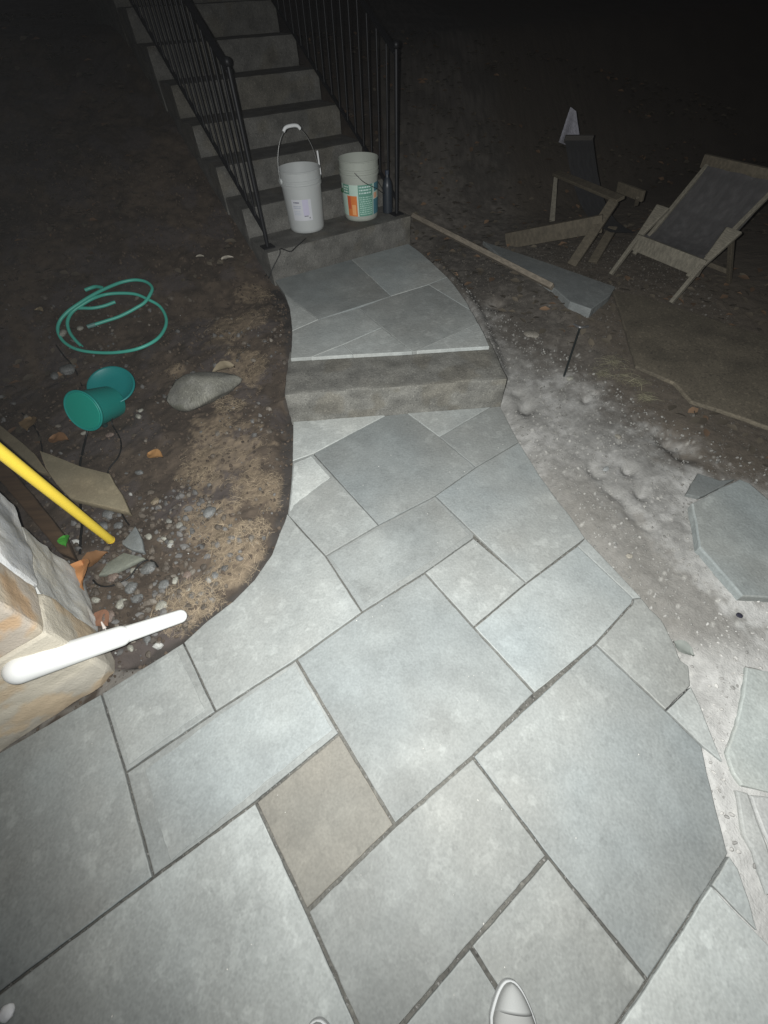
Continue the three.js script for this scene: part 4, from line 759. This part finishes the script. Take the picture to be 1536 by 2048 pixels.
{
  const z = -4.95, at2 = (px, py) => { const d = rayDir(px, py); return EYE.clone().addScaledVector(d, z / d.z); };
  const A = at2(1141, 214), Bq = at2(1116, 283), C = at2(1162, 305), D = at2(1152, 222), n = 14;
  const g = thick(sheetGeo((u, v) => { const top = A.clone().lerp(D, u), bot = Bq.clone().lerp(C, u); return top.lerp(bot, v).add(V(0, 0, Math.sin(u * 7 + v * 2) * 0.025 * v)); }, n, n), 0.004);
  single('cloth', g, new THREE.MeshStandardMaterial({ color: lin(0.5, 0.49, 0.55), map: fabricMap, roughness: 0.9, side: THREE.DoubleSide }), C, 'pale pointed cloth hanging over the back of the farther wooden chair', 'cloth');
}
// ---------------------------------------------------------------- the photographer's shoes, cut by the bottom edge
function shoe(toePx, dir, label) {
  const toe = gp(...toePx, 0), t = thing('shoe', V(toe.x, 0, toe.z), label, 'shoe'), Ls = 0.285, N = 30, M = 20;
  const fwd = dir.clone().normalize(), right = V(-fwd.z, 0, fwd.x);
  const wid = (s) => 0.051 * Math.pow(clamp(s / 0.22, 0, 1), 0.5) * (1 - 0.22 * smoothstep(s, 0.35, 0.6) + 0.06 * smoothstep(s, 0.6, 0.85)) * Math.pow(clamp((1.001 - s) / 0.12, 0, 1), 0.4);
  const hgt = (s) => 0.03 + 0.03 * Math.pow(clamp(s / 0.15, 0, 1), 0.6) + 0.055 * smoothstep(s, 0.2, 0.6);
  const skin = (y0, f, wk) => { const pos = [], idx = []; for (let i = 0; i <= N; i++) { const s = Math.pow(i / N, 1.4), w = wid(s) * wk; for (let j = 0; j <= M; j++) { const a = Math.PI * j / M, q = V(toe.x, y0, toe.z).addScaledVector(fwd, -s * Ls).addScaledVector(right, -Math.cos(a) * w); q.y = y0 + f(s, Math.sin(a)); pos.push(q.x, q.y, q.z); } } for (let i = 0; i < N; i++) for (let j = 0; j < M; j++) { const k = i * (M + 1) + j; idx.push(k, k + 1, k + M + 1, k + 1, k + M + 2, k + M + 1); } const g = new THREE.BufferGeometry(); g.setAttribute('position', new THREE.Float32BufferAttribute(pos, 3)); g.setIndex(idx); g.computeVertexNormals(); return g; };
  const outline = []; for (let i = 0; i <= N; i++) { const s = Math.pow(i / N, 1.6); outline.push([s, wid(s) + 0.003]); }
  const ring = [...outline.map(([s, w]) => [s, w]), ...[...outline].reverse().map(([s, w]) => [s, -w])].map(([s, w]) => { const q = V(toe.x, 0, toe.z).addScaledVector(fwd, -s * (Ls + 0.004) + 0.003).addScaledVector(right, w); return [q.x, q.z]; });
  part(t, 'sole', slabGeo(ring, 0.026, 0.026, 0.004), flat(0.36, 0.365, 0.36, 0.7));
  part(t, 'upper', skin(0.024, (s, a) => (hgt(s) - 0.012) * Math.pow(a, 0.6), 0.95), new THREE.MeshStandardMaterial({ color: lin(0.36, 0.36, 0.345), map: fabricMap, roughness: 0.9, side: THREE.DoubleSide }));
  part(t, 'toe_cap', skin(0.027, (s, a) => s < 0.16 ? (hgt(s) - 0.0125) * Math.pow(a, 0.6) : 0.0, 0.955).scale(1, 1, 1), flat(0.285, 0.288, 0.278, 0.7, { side: THREE.DoubleSide }));
}
shoe([1017, 1958], V(0.12, 0, -1), 'white canvas shoe toe at the bottom edge, the larger one right of centre');
shoe([636, 2036], V(-0.12, 0, -1), 'white canvas shoe tip barely showing at the bottom edge, left of centre');

for (const l of [flash]) l.castShadow = true;
renderer.render(scene, camera);
